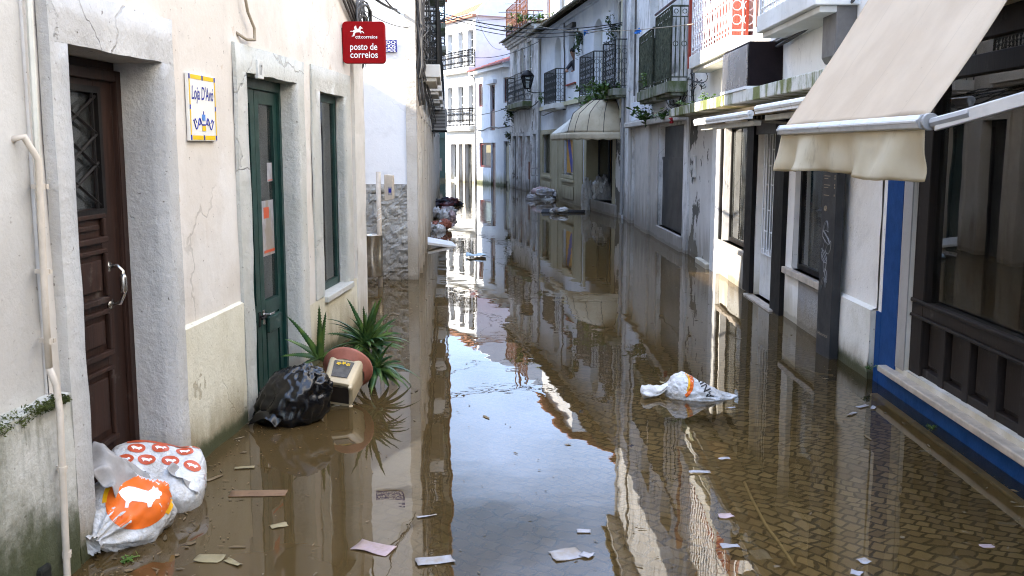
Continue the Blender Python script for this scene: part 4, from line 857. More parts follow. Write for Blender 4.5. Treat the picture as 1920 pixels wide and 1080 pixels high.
# balconies of F
for (pa, pb_, hh, sm, stl) in (((1020, 195), (1042, 190), 1.0, 'slabw', 'dense'), ((1086, 178), (1113, 170), 1.02, 'slabg', 'dense'), ((1129, 168), (1153, 158), 1.08, 'slabg', 'dense')):
    ua = FF.q(*pa, -.3)[0]; ub = FF.q(*pb_, -.3)[0]
    balcony(F_, ua, ub, .33, 2.80, .15, hh, sm, 'iron', stl, .19, r=.0075)
MB().box(-.1, LF + .05, -.1, .03, 5.28, 5.42).build('cornice', 'plF', F_)
mb = MB(); tiles(mb, -.15, LF + .05, -.52, 5.33, 3.5, 6.9); tiles(mb, -.15, LF + .05, 7.4, 5.33, 3.5, 6.9); mb.build('roof', 'mossroof', F_)
MB().tube([(.42, -.06, 5.25), (.42, -.06, 2.9), (.43, -.06, .2)], .035, 6).build('downpipe', 'grey', F_)
MB().tube([(4.75, -.03, 5.3), (4.75, -.03, 4.6), (4.85, -.03, 4.4), (4.85, -.03, 3.0)], .02, 5).build('downpipe', 'cableg', F_)
# ================================================================ RIGHT: house G
FG = Frame((2.57, 23.04), (2.70, 15.40)); FH = Frame((2.76, 15.40), (2.63, 6.95)); FI = Frame((2.59, 6.95), (2.35, -2.05))
Gh = hroot(FG, 'weathered_house', 'weathered grey house with two mossy iron balconies and a dark shop shutter')
hG = [(4.95, 7.25, .24, 2.0, .12), (1.35, 2.15, -.3, 2.05, .2), (.9, 1.75, 2.85, 4.9, .2), (3.7, 4.75, 2.85, 4.9, .2), (6.0, 7.05, 2.85, 4.9, .2)]
mb = wall(MB(), 0, FG.L, -.3, 7.3, hG, .5, .012, seed=41); shell(mb, 0, FG.L, 7.3, 7); mb.build('wall', 'plG', Gh, smooth=True)
mb = MB().box(4.95, 7.25, .07, .11, .24, 1.45).box(5.0, 7.2, .09, .11, 1.45, 2.0).box(4.95, 7.25, .055, .07, 1.42, 1.47); mb.build('shutter', 'dgrey', Gh)
MB().box(4.86, 7.36, -.05, .3, -.3, .24).build('shop_sill', 'plGs', Gh, bevel=.01)
MB().box(1.35, 2.15, .16, .2, -.3, 2.05).build('door', 'plGs', Gh)
for (a, b, p) in ((2.15, 3.2, .05), (3.3, 4.1, .08), (4.12, 4.9, .03), (1.0, 1.32, .04)): MB().box(a, b, -p, 0, -.3, 2.05).build('pier', 'plGs', Gh, bevel=.012)
MB().box(.95, 7.5, -.14, .0, 2.05, 2.15).build('shop_cornice', 'plGs', Gh, bevel=.015)
MB().box(1.2, 6.9, -.02, .0, 2.2, 2.58).build('fascia', 'plF', Gh)
for h in hG[2:]: window(Gh, FG, *h[:4], .13, 'offw', 'glass', 2, 3, .07); surround(Gh, *h[:4], .16, .03, 'plG')
for (pa, pb_, hh) in (((1197, 190), (1223, 180), 1.0), ((1227, 171), (1257, 155), 1.12)):
    ua = FG.q(*pa, -.27)[0]; ub = min(FG.L - .05, FG.q(*pb_, -.27)[0]); balcony(Gh, ua, ub, .30, 2.48, .17, hh, 'slabg', 'ironm', 'balus', .15, r=.008)
MB().box(-.05, FG.L, -.32, .05, 7.2, 7.38).build('cornice', 'plG', Gh, bevel=.02)
mb = MB(); tiles(mb, -.05, FG.L, -.42, 7.32, 3, 8.6); tiles(mb, -.05, FG.L, 7.2, 7.32, 3, 8.6); mb.build('roof', 'mossroof', Gh)
MB().tube([(.12, -.06, 7.2), (.12, -.06, .1)], .04, 8).build('downpipe', 'grey', Gh)
MB().tube([(1.9, -.05, 7.2), (1.9, -.05, 2.7)], .02, 6).build('downpipe', 'cableg', Gh)
ua, za = FG.q(1195, 20, -.3); ub, zb = FG.q(1292, 20, -.3)
# ================================================================ house H
H_ = hroot(FH, 'peeling_house', 'white house with peeling pier, grilled white door and mossy cornice slab')
LH = 8.43
wa = (2.55, 4.02, .45, 1.92); dr = (4.42, 5.34, .02, 2.0); wb = (5.98, 7.20, .5, 1.75)
hu_ = [(3.70, 4.34, 2.95, 5.2), (.5, 1.7, 2.95, 5.2), (5.2, 6.2, 2.95, 5.2)]
mb = wall(MB(), 0, LH, -.3, 8.0, [wa + (.14,), dr + (.10,), wb + (.11,)] + [h + (.2,) for h in hu_], .4, .008, seed=51); shell(mb, 0, LH, 8.0, 7); mb.build('wall', 'plH', H_, smooth=True)
mb = MB().grid(lambda i, j: (.02 + 1.9 * i, -.03 + .014 * nz((i * 3, j * 3, 2), 2.3), -.3 + 2.36 * j), 16, 20); mb.grid(lambda i, j: (1.92, -.03 + .035 * i, -.3 + 2.36 * j), 1, 6); mb.build('peeling_pier', 'plHp', H_, smooth=True)
MB().box(1.1, 1.95, -.10, -.02, -.02, .07).build('ledge', 'plH', H_, bevel=.008)
u, z = FH.q(1302, 312, -.04); MB().box(u - .10, u + .12, -.07, -.03, z - .16, z + .16).build('meter_box', 'plHp', H_, bevel=.006)
# window with the white sunlit frame
MB().box(1.95, 2.42, -.05, .0, -.3, 2.02).build('white_pier', 'whitep', H_, bevel=.004)
window(H_, FH, *wa, .08, 'black', 'glassd', 1, 1, .05, name='shop_window'); MB().box(2.50, 4.06, -.06, .2, .40, .45).build('window_sill', 'stone', H_, bevel=.005)
MB().box(2.4, 4.1, .42, .44, .2, 2.1).build('inner_wall', 'roomw', H_); MB().box(2.4, 4.1, .15, .42, .42, .45).build('display_floor', 'roomw', H_)
MB().box(2.42, 2.50, -.03, .0, .46, 2.0).build('window_post', 'black', H_)
MB().box(3.05, 4.02, -.012, .0, -.3, .38).build('tiled_base', plaster('small_grey_tiles', (.40, .39, .37), (.46, .45, .42), streak=.3, tide=.3, bump=.7, bs=60, seed=7), H_)
for (a, b) in ((4.06, 4.40), (5.36, 5.74)): MB().box(a, b, -.05, .0, .03 if a < 5 else -.1, 2.05).build('door_post', 'black', H_, bevel=.004)
MB().box(4.30, 5.5, -.09, .2, -.3, .02).build('threshold', 'stone', H_, bevel=.006)
dm = MB().box(dr[0], dr[0] + .13, .06, .12, .02, 2.0).box(dr[1] - .10, dr[1], .06, .12, .02, 2.0).box(dr[0] + .13, dr[1] - .10, .06, .12, .02, .55).box(dr[0] + .13, dr[1] - .1, .06, .12, 1.86, 2.0)
dd = dm.build('door', 'whitep', H_, bevel=.004)
MB().box(dr[0] + .1, dr[1] - .08, .095, .1, .5, 1.9).build('pane', 'glassd', dd)
gm = MB(); xs = [dr[0] + .14 + (dr[1] - dr[0] - .25) * k / 6 for k in range(7)]
for k, x in enumerate(xs): gm.tube([(x, .04, .50), (x, .04, 1.9)], .008, 4)
for k in range(6):
    for zz in ([.75, 1.25, 1.62] if k % 2 else [.55, .98, 1.45, 1.78]): gm.tube([(xs[k], .04, zz), (xs[k + 1], .04, zz)], .008, 4)
gm.tube([(xs[0], .04, .5), (xs[-1], .04, .5)], .008, 4); gm.build('grille', 'white', dd)
sg_ = MB().box(dr[0] - .1, dr[1] + .05, -.03, .0, 1.78, 1.94)
for k in range(5): sg_.box(dr[0] + .02 + .2 * k, dr[0] + .09 + .2 * k, -.04, -.005, 1.94, 2.04)
sg_.build('door_hood', 'dgrey', H_, bevel=.004)
window(H_, FH, *wb, .05, 'black', 'glassd', 1, 1, .05, name='shop_window'); MB().box(5.78, 7.28, -.05, .12, .44, .5).build('window_sill', 'stone', H_, bevel=.005)
MB().box(6.25, 7.25, -.008, .004, -.3, .42).build('tiled_base', plaster('dark_grey_tiles', (.30, .29, .28), (.36, .35, .33), streak=.4, tide=.3, bump=.7, bs=60, seed=9), H_)
MB().box(5.9, 7.3, 1.2, 1.22, .3, 1.8).build('inner_wall', 'roomw', H_)
mb = MB().grid(lambda i, j: (7.50 + .93 * i, -.045 + .008 * nz((i, j * 4, 1), 2), .5 + 1.6 * j), 6, 12); mb.grid(lambda i, j: (7.5, -.045 + .05 * i, .5 + 1.6 * j), 1, 2); mb.build('pilaster', 'plH', H_, smooth=True)
mb = MB().grid(lambda i, j: (7.46 + .97 * i, -.085 + .012 * nz((i, j * 2, 6), 2.5), -.3 + .80 * j), 8, 8); mb.grid(lambda i, j: (7.46 + .97 * i, -.085 + .045 * j, .50 + .02 * j), 4, 1); mb.grid(lambda i, j: (7.46, -.085 + .09 * i, -.3 + .8 * j), 1, 2); mb.grid(lambda i, j: (8.43, -.085 + .09 * i, -.3 + .8 * j), 1, 2)
mb.build('pilaster_base', plaster('flaking_base', (.74, .71, .62), (.82, .79, .72), stain=(.3, .24, .14), streak=.45, tide=.25, moss=.2, bump=.35, seed=15), H_, smooth=True)
# cornice slab, balconies
za = FH.q(1270, 214, -.36)[1]
cs = MB().box(-.02, 8.4, -.36, .02, za - .02, za + .10); cs.build('cornice_slab', 'slabm', H_, bevel=.008)
for h in hu_:
    window(H_, FH, *h, .12, 'orange' if 2 < h[0] < 4 else ('redp' if h[0] < 2 else 'whitep'), 'glassd', 2, 2, .12)
for h in hu_: surround(H_, *h, .14, .03, 'plC')
ua = FH.q(1296, 118, -.27)[0]; ub = FH.q(1369, 92, -.27)[0]; zb = FH.q(1330, 108, -.27)[1]
b1 = balcony(H_, ua, ub, .30, zb - .04, .17, 1.1, 'slabw', 'white', 'scroll', .17, r=.008)
uc_ = FH.q(1426, 62, -.30)[0]; zc = FH.q(1440, 52, -.3)[1]
b2 = balcony(H_, uc_, 7.6, .34, zc - .02, .16, 1.1, 'slabw', 'white', 'scroll', .12, r=.010)
MB().box(ua + .02, ub - .02, -.10, -.07, zb + .135, zb + .75).build('red_panel', 'redp', b1)
MB().box(ua - .15, ua - .08, -.30, -.22, zb - .02, 4.3).build('side_post', 'redp', H_)
u3 = FG.q(1197, 20, -.25); u4 = FG.q(1290, 20, -.25)
MB().tube([(-2.9, -.24, 3.98), (ua - .1, -.24, 3.85)], .022, 6).build('side_bar', 'maroon', H_)
MB().box(-.02, 8.4, -.36, .03, 7.9, 8.05).build('cornice', 'plH', H_); mb = MB(); tiles(mb, -.1, 8.45, -.46, 8.0, 3, 9.3); tiles(mb, -.1, 8.45, 7.2, 8.0, 3, 9.3); mb.build('roof', 'roof', H_)
# dark sign box standing on the cornice
pbx = .36; ub0 = FH.q(1353, 150, -pbx)[0]; ub1 = FH.q(1399, 150, -pbx)[0]; zt_ = zb - .06
sb = empty('sign_cabinet', FH.at(ub0, 0, za + .105), 'dark cabinet with a polished front on the mossy cornice', 'cabinet')
MB().box(0, ub1 - ub0, -pbx + .02, -.0, 0, zt_ - za - .11).build('cabinet_body', plain('dark_cabinet', (.014, .009, .010), .6, var=.3, spec=.1), sb, bevel=.006)
MB().box(.02, ub1 - ub0 - .02, -pbx + .002, -pbx + .018, .03, zt_ - za - .14).build('front_panel', 'mirror', sb, bevel=.002)
MB().box(-.01, ub1 - ub0 + .02, -pbx - .01, -.0, -.003, .025).build('base_trim', 'whitep', sb)
# light box hanging further along
lu0, lz1 = FH.q(1546, 22, -.12); lu1, lz0 = FH.q(1577, 114, -.12)
lb_ = empty('light_box', FH.at(lu0 + .1, 0, lz0), 'narrow grey box hung upright on the white wall above the large awning', 'box')
MB().slab([(.0, 0, .05), (.0, 0, .55), (.0, -.16, .55), (.0, -.16, .05), (.0, -.13, .0), (.0, -.03, .0)], (.36, 0, 0)).build('casing', plain('grey_brown_metal', (.16, .145, .13), .5, var=.2), lb_, bevel=.012)
MB().box(-.05, .41, -.19, 0, .551, .6).build('cap', 'dgrey', lb_, bevel=.005)
# two small awnings under the cornice
def small_awning(px0, px1, label):
    p = .52; u0, z0 = FH.q(*px0, -p); u1, z1 = FH.q(*px1, -p); z = (z0 + z1) / 2; L = u1 - u0
    r = empty('small_awning', FH.at(u0, 0, z), label, 'awning', 'small awnings under the mossy cornice'); zw = 1.985 - z
    MB().grid(lambda i, j: (L * i, -p + (p - .03) * j, .02 + (zw - .02) * j - .012 * math.sin(math.pi * j)), 8, 6).build('canopy', 'canvas', r, solid=.004)
    MB().tube([(0, -p - .01, 0), (L, -p - .01, 0)], .032, 10).box(0, L, -p - .03, -p + .01, -.045, .0).build('front_bar', 'whitep', r, bevel=.003)
    MB().box(.03, L * .95, -p + .05, -p + .12, -.10, -.055).build('lower_rail', 'offw', r, bevel=.004)
    mb = MB()
    for t in (.15, .85): mb.tube([(L * t, -.02, zw - .12), (L * (t + .1 if t < .5 else t - .1), -.26, -.05), (L * t, -p, -.02)], .014, 6)
    mb.build('folding_arm', 'grey', r); return r
small_awning((1306, 230), (1410, 211), 'small folded beige awning with its far end in full sun')
small_awning((1422, 208), (1520, 184), 'small folded beige awning above the grilled white door')

# ================================================================ house I: blue shop, nearest on the right
I_ = hroot(FI, 'blue_trimmed_shop', 'nearest shop on the right with blue painted trim and dark panelled window')
WI = (.55, 5.2, .20, 2.45)
mb = wall(MB(), 0, 19, -.3, 7.2, [WI + (.13,)], .5, .006, seed=61); shell(mb, 0, 19, 7.2, 7); mb.build('wall', 'plH', I_, smooth=True)
mb = MB().box(.10, .40, -.012, .0, -.3, 2.9).box(.0, .10, -.014, -.001, -.3, .50).box(.40, 6.0, -.012, .0, -.3, .121); mb.build('blue_trim', 'blue', I_)
MB().box(.40, .552, -.008, .0, .19, 2.9).build('pale_jamb', plaster('grey_jamb', (.40, .385, .36), (.45, .43, .41), streak=.3, tide=.5, bump=.2, seed=20), I_)
MB().box(.24, 5.6, -.07, .12, .122, .165).build('sill', 'stone', I_, bevel=.008)
y = .055; rz = .585
fm = MB()
fm.box(.555, .74, y - .03, y + .06, .17, 2.45).box(.74, 5.2, y - .03, y + .06, rz, rz + .09).box(.74, 5.2, y - .02, y + .06, 2.05, 2.16).box(.74, 5.2, y - .01, y + .05, 2.24, 2.45)
pw = .345
for k in range(13):
    a = .74 + pw * k - (.09 if k else 0); 
    if k: fm.box(a, a + .085, y - .018, y + .05, .165, rz)
fm.box(.74, 5.2, y - .012, y + .05, .165, .25)
fr_ = fm.build('window_frame', 'darkframe', I_, bevel=.006)
MB().box(.56, 5.2, y - .045, y - .028, rz + .075, rz + .10).box(.56, 5.2, y - .045, y - .02, rz - .02, rz + .0).build('rail_moulding', 'darkframe', fr_, bevel=.006)
for k in range(12):
    a = .74 + pw * k; b = a + pw - .09
    pm = MB().box(a - .0, b, y + .03, y + .05, .24, rz); pm.grid(lambda i, j: (a + .03 + (b - a - .06) * i, y + .012 + (.02 if j in (0, 1) and False else 0), .275 + (rz - .31) * j), 1, 1)
    pm.box(a + .03, b - .03, y + .010, y + .031, .275, rz - .035); pm.build('panel', 'darkframe', fr_, bevel=.01)
MB().box(.72, 5.2, y + .02, y + .03, rz + .08, 2.06).build('pane', 'glassb', fr_); MB().box(.74, 5.2, y + .02, y + .03, 2.155, 2.245).build('pane', 'glassb', fr_)
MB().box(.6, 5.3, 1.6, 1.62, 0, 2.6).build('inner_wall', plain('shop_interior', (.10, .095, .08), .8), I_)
MB().box(.2, 5.6, -.10, .0, 2.45, 3.3).build('fascia', 'black', I_, bevel=.01)
MB().box(.3, 5.6, -.06, .03, 2.38, 2.43).build('trim_strip', 'offw', I_)
# big awning
XB = 1.72; pl_ = on_y(1470, 243, 1.0); pr_ = on_y(1738, 231, 1.0)
yl = XB / pl_.x; yr = XB / pr_.x; zl = CAM_H + (pl_.z - CAM_H) * yl; zr = CAM_H + (pr_.z - CAM_H) * yr; zm = (zl + zr) / 2
aw = empty('shop_awning', Matrix.Translation((XB, yr, zm)), 'large cream awning pulled out over the nearest shop on the right', 'awning')
La = yl - yr; XW = 2.47 - XB; ZW = 3.02 - zm; so_ = -.028
def can(i, j):
    t = j; bow = -.035 * math.sin(math.pi * j) - .018 * math.sin(math.pi * j) * math.sin(math.pi * i) + .008 * math.sin(i * 9 + j * 3) * math.sin(math.pi * j) + .014 * nz((i * 3, j * 2.2, 0), 1.5) + .010 * math.exp(-((i - .30 - .35 * j) / .05) ** 2) * math.sin(math.pi * j) - .008 * math.exp(-((i - .62 + .2 * j) / .06) ** 2) * math.sin(math.pi * j)
    return (XW * j, La * i + so_ * j, .02 + (ZW - .02) * j + bow)
MB().grid(can, 36, 36).build('canopy', 'canvas', aw, smooth=True, solid=.0025)
mb = MB(); prof = [(-.04, .01), (-.027, .029), (.01, .033), (.03, .017), (.03, -.024), (.0, -.033), (-.036, -.025)]
mb.slab([(x, 0, z) for x, z in prof], (0, La, 0)); mb.box(-.05, -.044, 0, La, -.005, .008)
mb.build('front_bar', 'alu', aw, bevel=.004)
def val(i, j):
    f = .034 * math.sin(i * 15 + .6 + 1.2 * math.sin(i * 7)) + .020 * math.sin(i * 31 + 1) + .018 * nz((i * 9, j * 1.5, 0), 1.3)
    return (-.012 + f * j * 1.2 - .02 * j, -.008 + (La + .012) * i + .03 * j, -.02 - (.225 + .010 * math.sin(i * 8) + .008 * nz((i * 14, 0, 0), 1)) * j)
MB().grid(val, 70, 12).build('valance', 'valance', aw, smooth=True, solid=.003)
mb = MB()
for yy in (-.016, La + .002):
    mb = MB().slab([(x * 1.08, yy, z * 1.08) for x, z in prof], (0, .014, 0))
    if yy < 0: mb.tube([(-.0, -.04, -.0), (-.0, -.016, -.0)], .036, 18)
    mb.build('end_cap', 'grey', aw, bevel=.003)
mb = MB(); e1 = Vector((.0, -.055, -.012)); e2 = Vector((XW + .02, -.95, .30))
mb.slab([e1 + Vector((0, -.02, -.028)), e1 + Vector((0, -.02, .028)), e2 + Vector((0, -.02, .03)), e2 + Vector((0, -.02, -.03))], (0.02, .035, 0)); mb.build('arm', 'alu', aw, bevel=.005)
mb = MB(); mb.tube([tuple(Vector((-.0, -.05, -.006))), tuple(Vector((.10, -.17, .03)))], .022, 8); mb.build('arm_joint', 'grey', aw)
# information totem
a = on_z(1529, 660); b = on_z(1554, 674); La_ = (b - a).length; Ft = Frame((a.x, a.y), (b.x, b.y))
tm = empty('information_totem', Ft.at(0), 'tall black information panel with white scribbles standing in the water', 'sign'); ht = 1.9
MB().box(0, La_, 0, .07, -.2, ht).build('panel', plain('dark_slate_panel', (.035, .035, .037), .42, var=.25, dirt=(.07, .065, .06)), tm, bevel=.004)
mb = MB(); e = -.002
for zz, wd in ((1.50, .6), (1.42, .7), (1.40, .45), (1.35, .7), (1.33, .5), (1.27, .65)): mb.box(La_ * .12, La_ * (.12 + wd * .6), e, e + .001, zz, zz + .006); mb.box(La_ * .84, La_ * .9, e, e + .001, zz, zz + .015)
mb.build('lettering', 'cableb', tm); mb = MB().tube([(La_ * .3 + .018 * math.cos(t), e, 1.17 + .018 * math.sin(t)) for t in [k * .7 for k in range(10)]], .006, 5)
mb.build('logo', 'cableb', tm)
t = lay(text('Historical', .034, width=La_ * .7), Matrix.Translation((La_ * .12, e, .16)) @ XZ); t.build('lettering', 'cableb', tm)
mb = MB(); rnd = random.Random(3)
for k in range(7):
    cx_, cz_ = La_ * (.35 + .08 * (k % 3)), 1.02 - .075 * k
    mb.tube([(cx_ + La_ * (.20 + .1 * math.sin(k)) * math.cos(t * (1 + k % 2) + k), e, cz_ + .055 * math.sin(t * 1.6 + k) ) for t in [q * .45 for q in range(15)]], .0022, 4)
mb.build('graffiti', plain('chalk_grey', (.30, .30, .30), .6), tm)

# dome awning on house F
pa = 1.05; u0, z0 = FF.q(1033, 250, -pa); u1 = 11.85; ca = [(0, 2.77), (.25, 2.77), (.50, 2.745), (.72, 2.60), (.92, 2.43), (1.0, 2.2), (1.05, 1.98)]
da = empty('dome_awning', FF.at(u0, 0, 1.8), 'dirty cream awning with rounded ribbed end over the olive shopfront', 'awning'); La = u1 - u0
def cav(t):
    k = t * (len(ca) - 1); i = min(int(k), len(ca) - 2); f = k - i; return ca[i][0] + (ca[i + 1][0] - ca[i][0]) * f, ca[i][1] + (ca[i + 1][1] - ca[i][1]) * f
RE = 1.1
MB().grid(lambda i, j: ((La - RE) * i, -cav(j)[0] , (cav(j)[1] * i ** 2.6 + (2.77 - .75 * cav(j)[0]) * (1 - i ** 2.6)) - 1.8 + .012 * nz((i * 8, j * 4, 0), 1.2)), 16, 18).build('canopy', plain('pale_canvas', (.58, .56, .50), .8, var=.2, dirt=(.4, .36, .28)), da, smooth=True, solid=.004)
def dome(i, j):
    th = math.pi / 2 * i; p_, z_ = cav(j); rib = 1 - .035 * abs(math.sin(th * 4)) * math.sin(math.pi * min(1, j * 1.2))
    return (La - RE + RE * math.sin(th) * (p_ / 1.05) * rib + (0), -p_ * math.cos(th) * rib, z_ - 1.8 + .01 * nz((i * 5, j * 5, 3), 1.5))
MB().grid(dome, 32, 18).build('rounded_end', 'canvasd', da, smooth=True, solid=.004)
mb = MB()
for k in range(5):
    th = k / 4; mb.tube([Vector(dome(th, j / 12)) + Vector((0, -.004, .006)) for j in range(13)], .008, 4)
mb.build('rib', 'dgrey', da)
mb = MB()
def vl(i, j):
    s_ = i * (La - RE + RE * 1.571)
    if s_ < La - RE: u, p_ = s_, 1.05
    else: th = (s_ - La + RE) / RE; u, p_ = La - RE + RE * math.sin(th), 1.05 * math.cos(th)
    return (u, -p_ - .004 - .01 * j * math.sin(s_ * 9), .18 - (.17 + .015 * math.sin(s_ * 22)) * j)
mb.grid(vl, 60, 3); mb.build('valance', 'canvasd', da, smooth=True, solid=.004)

# street lamp on house E/F boundary
lu, lz = FF.q(1012, 165, -.02); LP = on_y(989, 150, 34.0)
sl = empty('street_lamp', Matrix.Translation((LP.x, 34.0, LP.z)), 'black lantern street lamp on a wall bracket above the derelict house', 'lamp')
mb = MB(); rt, rb, hh = .21, .11, .38
for k in range(6):
    a = 2 * math.pi * k / 6; mb.tube([(rb * math.cos(a), rb * math.sin(a), -.28), (rt * math.cos(a), rt * math.sin(a), .12)], .014, 5)
for r_, z_ in ((rt, .12), (rb, -.28), (.19, .0)): mb.tube([(r_ * math.cos(t * math.pi / 6), r_ * math.sin(t * math.pi / 6), z_) for t in range(13)], .014, 5)
mb.tube([(0, 0, -.28), (.0, 0, -.36), (.2, 0, -.42), (.9, .1, -.42)], .018, 6); mb.build('frame', 'black', sl)
MB().lathe([(0, .34), (.05, .32), (.13, .26), (.21, .17), (.235, .12), (0, .12)], 16).build('cap', 'black', sl, smooth=True)
MB().lathe([(rt - .012, .11), (rb - .012, -.27)], 12).build('lamp_glass', 'glass', sl)
# open window leaf-like traffic box at the derelict house base
a = FF.q(1004, 322, -.3); sg2 = empty('wall_box', FF.at(.1, -.02, 1.2), 'small pale metal frame sticking out from the corner beside the olive shopfront', 'frame')
q0, q1 = on_y(995, 330, 34.6), on_y(1012, 315, 34.6)
sg2.matrix_world = Matrix.Translation((q0.x, 34.6, q0.z)); w_, h_ = q1.x - q0.x, q1.z - q0.z; w_ = max(w_, .33)
MB().box(0, w_, 0, .05, 0, .04).box(0, w_, 0, .05, h_ - .04, h_).box(0, .04, 0, .05, .04, h_ - .04).box(w_ - .04, w_, 0, .05, .04, h_ - .04).build('metal_frame', 'roomb' if False else 'grey', sg2)
# far shop beyond the bend
FK = Frame((-6.2, 52.5), (-2.4, 54.0)); K_ = hroot(FK, 'far_shop', 'dark teal shopfront in the distance past the long balcony house')
mb = wall(MB(), 0, 4.07, -.3, 7.5, [(.8, 1.6, -.3, 2.1, .2), (2.2, 3.4, -.3, 2.1, .2), (1.2, 2.0, 3.2, 4.8, .2)]); shell(mb, 0, 4.07, 7.5, 5); mb.build('wall', 'plC', K_)
MB().box(.8, 1.6, .15, .19, -.3, 2.1).build('door', 'teal', K_); MB().box(2.2, 3.4, .15, .19, -.3, 2.1).build('door', 'teal', K_); MB().box(1.2, 2, .1, .15, 3.2, 4.8).build('window', 'glassd', K_)
MB().box(.3, 3.8, -.03, 0, 2.1, 2.5).build('fascia', 'teal', K_)
a = on_y(819, 308, 47.0); bx = empty('hanging_sign', Matrix.Translation((a.x, 47, a.z)), 'plain dark grey sign board at the far bend of the street', 'sign')
MB().box(-.22, .24, 0, .06, -.3, .28).build('board', plain('slate_board', (.07, .075, .09), .6), bx); MB().tube([(-.0, .03, -.3), (0, .03, -a.z - .2)], .03, 6).build('post', 'grey', bx)
# ================================================================ person leaning out of the small upper window
c = FF.w(5.72, .06, 4.20)
def person(c):
    me = bpy.data.meshes.new('person'); bm = bmesh.new(); sk = bm.verts.layers.skin.verify()
    J = [((0, .42, -.62), .15), ((0, .36, -.40), .15), ((0, .24, -.17), .16), ((0, .15, -.06), .075), ((0, .06, .02), .055), ((0, -.01, .10), .085), ((0, -.03, .19), .085),
         ((-.17, .22, -.13), .07), ((-.25, .06, -.32), .048), ((-.16, -.10, -.40), .036), ((-.10, -.17, -.40), .028), ((.17, .22, -.13), .07), ((.25, .06, -.32), .048), ((.16, -.10, -.40), .036), ((.09, -.17, -.40), .028)]
    vs = []
    for p, r in J: v = bm.verts.new(p); v[sk].radius = (r, r); vs.append(v)
    for a, b in ((0, 1), (1, 2), (2, 3), (3, 4), (4, 5), (5, 6), (2, 7), (7, 8), (8, 9), (9, 10), (2, 11), (11, 12), (12, 13), (13, 14)): bm.edges.new((vs[a], vs[b]))
    vs[0][sk].use_root = True; bm.to_mesh(me); bm.free()
    o = bpy.data.objects.new('person', me); COL.objects.link(o); o.matrix_world = FF.M @ Matrix.Translation(FF.M.inverted() @ c) @ Matrix.Rotation(R(50), 4, 'Z')
    o.modifiers.new('skin', 'SKIN'); q = o.modifiers.new('sub', 'SUBSURF'); q.levels = q.render_levels = 2
    m, g = mat('skin_and_dark_shirt'); ob = g.obj(); z = g.sep(ob)[2]; yv = g.sep(ob)[1]
    sk_ = g.m('MAXIMUM', g.ramp(z, -.06, -.045), g.ramp(yv, -.02, -.01, True))
    finish(g, g.mix(sk_, (.03, .03, .04), (.33, .18, .12)), .6); me.materials.append(m)
    h = MB()
    h.grid(lambda i, j: (.105 * math.sin(math.pi * (.02 + .62 * i)) * math.cos(2 * math.pi * j), -.005 + .125 * math.sin(math.pi * (.02 + .62 * i)) * math.sin(2 * math.pi * j) + .02, .165 + .115 * math.cos(math.pi * (.02 + .62 * i)) + (-.02 if math.sin(2 * math.pi * j) > .3 else .035) * i), 8, 16, True)
    h.build('hair', 'hair', o, smooth=True)
    f = MB()
    f.grid(lambda i, j: (.018 * (1 - i) * math.cos(math.pi * j) , -.112 - .022 * math.sin(math.pi * j) * (.3 + i) * .9, .175 - .05 * i), 4, 6)
    for s_ in (-1, 1): f.grid(lambda i, j: (s_ * .092 + .012 * math.cos(6.28 * j) * math.sin(3.14 * i), .0 + .02 * math.sin(6.28 * j) * math.sin(3.14 * i), .15 + .032 * math.cos(3.14 * i)), 5, 8)
    f.build('nose_and_ears', 'skin', o, smooth=True)
    f = MB()
    for s_ in (-1, 1): f.box(s_ * .036 - .013, s_ * .036 + .013, -.112, -.104, .172, .182)
    f.box(-.026, .026, -.116, -.108, .095, .102); f.build('eyes_and_mouth', 'hair', o)
    # five fingers to a hand, hooked over the sill
    f = MB()
    for s_ in (-1, 1):
        b = Vector((s_ * .10, -.17, -.40))
        for k, L in enumerate((.07, .08, .075, .06)):
            x = b.x + s_ * (.03 - .02 * k); f.tube([(x, b.y + .01, b.z + .005), (x, b.y - L * .6, b.z + .012), (x, b.y - L, b.z - .02)], [.010, .009, .006], 6)
        f.tube([(b.x - s_ * .03, b.y + .02, b.z), (b.x - s_ * .05, b.y - .02, b.z + .01), (b.x - s_ * .045, b.y - .05, b.z)], [.011, .009, .007], 6)
    f.build('finger', 'skin', o, smooth=True)
    return tag(o, 'person with short dark hair leaning out of the small upper window', 'person')
person(c)

# ================================================================ plants on walls and ledges
def P3(F, px, py, d): u, z = F.q(px, py, d); return F.w(u, d, z)
plant('ivy', P3(FF, 1087, 60, -.08), (.17, .10, .2), 260, .06, 'ivy', 'dark ivy hanging beside the window with the leaning person', 'ivy', seed=2, hang=.85)
plant('ivy', P3(FF, 1145, 50, -.1), (.25, .1, .5), 150, .06, 'ivy', 'thin dark creeper climbing beside the rightmost white framed upper window', 'ivy', seed=3, hang=.8)
plant('fern', P3(FF, 1140, 172, -.30), (.9, .22, .34), 480, .085, 'fern', 'lush green ferns growing on the mossy balcony over the dome awning', 'plant', seed=4, hang=.25)
plant('fern', P3(FF, 1118, 180, -.36), (.6, .2, .25), 260, .08, 'fern', 'lower clump of fern at the end of the middle balcony', 'plant', seed=14, hang=.35)
plant('ivy', P3(FE, 958, 208, -.1), (.35, .15, .35), 260, .085, 'ivy', 'dark green bush sprouting from the wall between maroon shutters and derelict house', 'ivy', seed=5, hang=.9)
plant('ivy', P3(FE, 953, 255, -.1), (.25, .15, .25), 140, .08, 'ivy', 'small hanging bush lower on the wall beside the derelict house', 'ivy', seed=6, hang=.5)
plant('weed', P3(FE, 957, 58, -.2), (.4, .25, .35), 110, .09, 'dry', 'dry yellowish weed growing on the roof edge under the rusty railing', 'plant', seed=7)
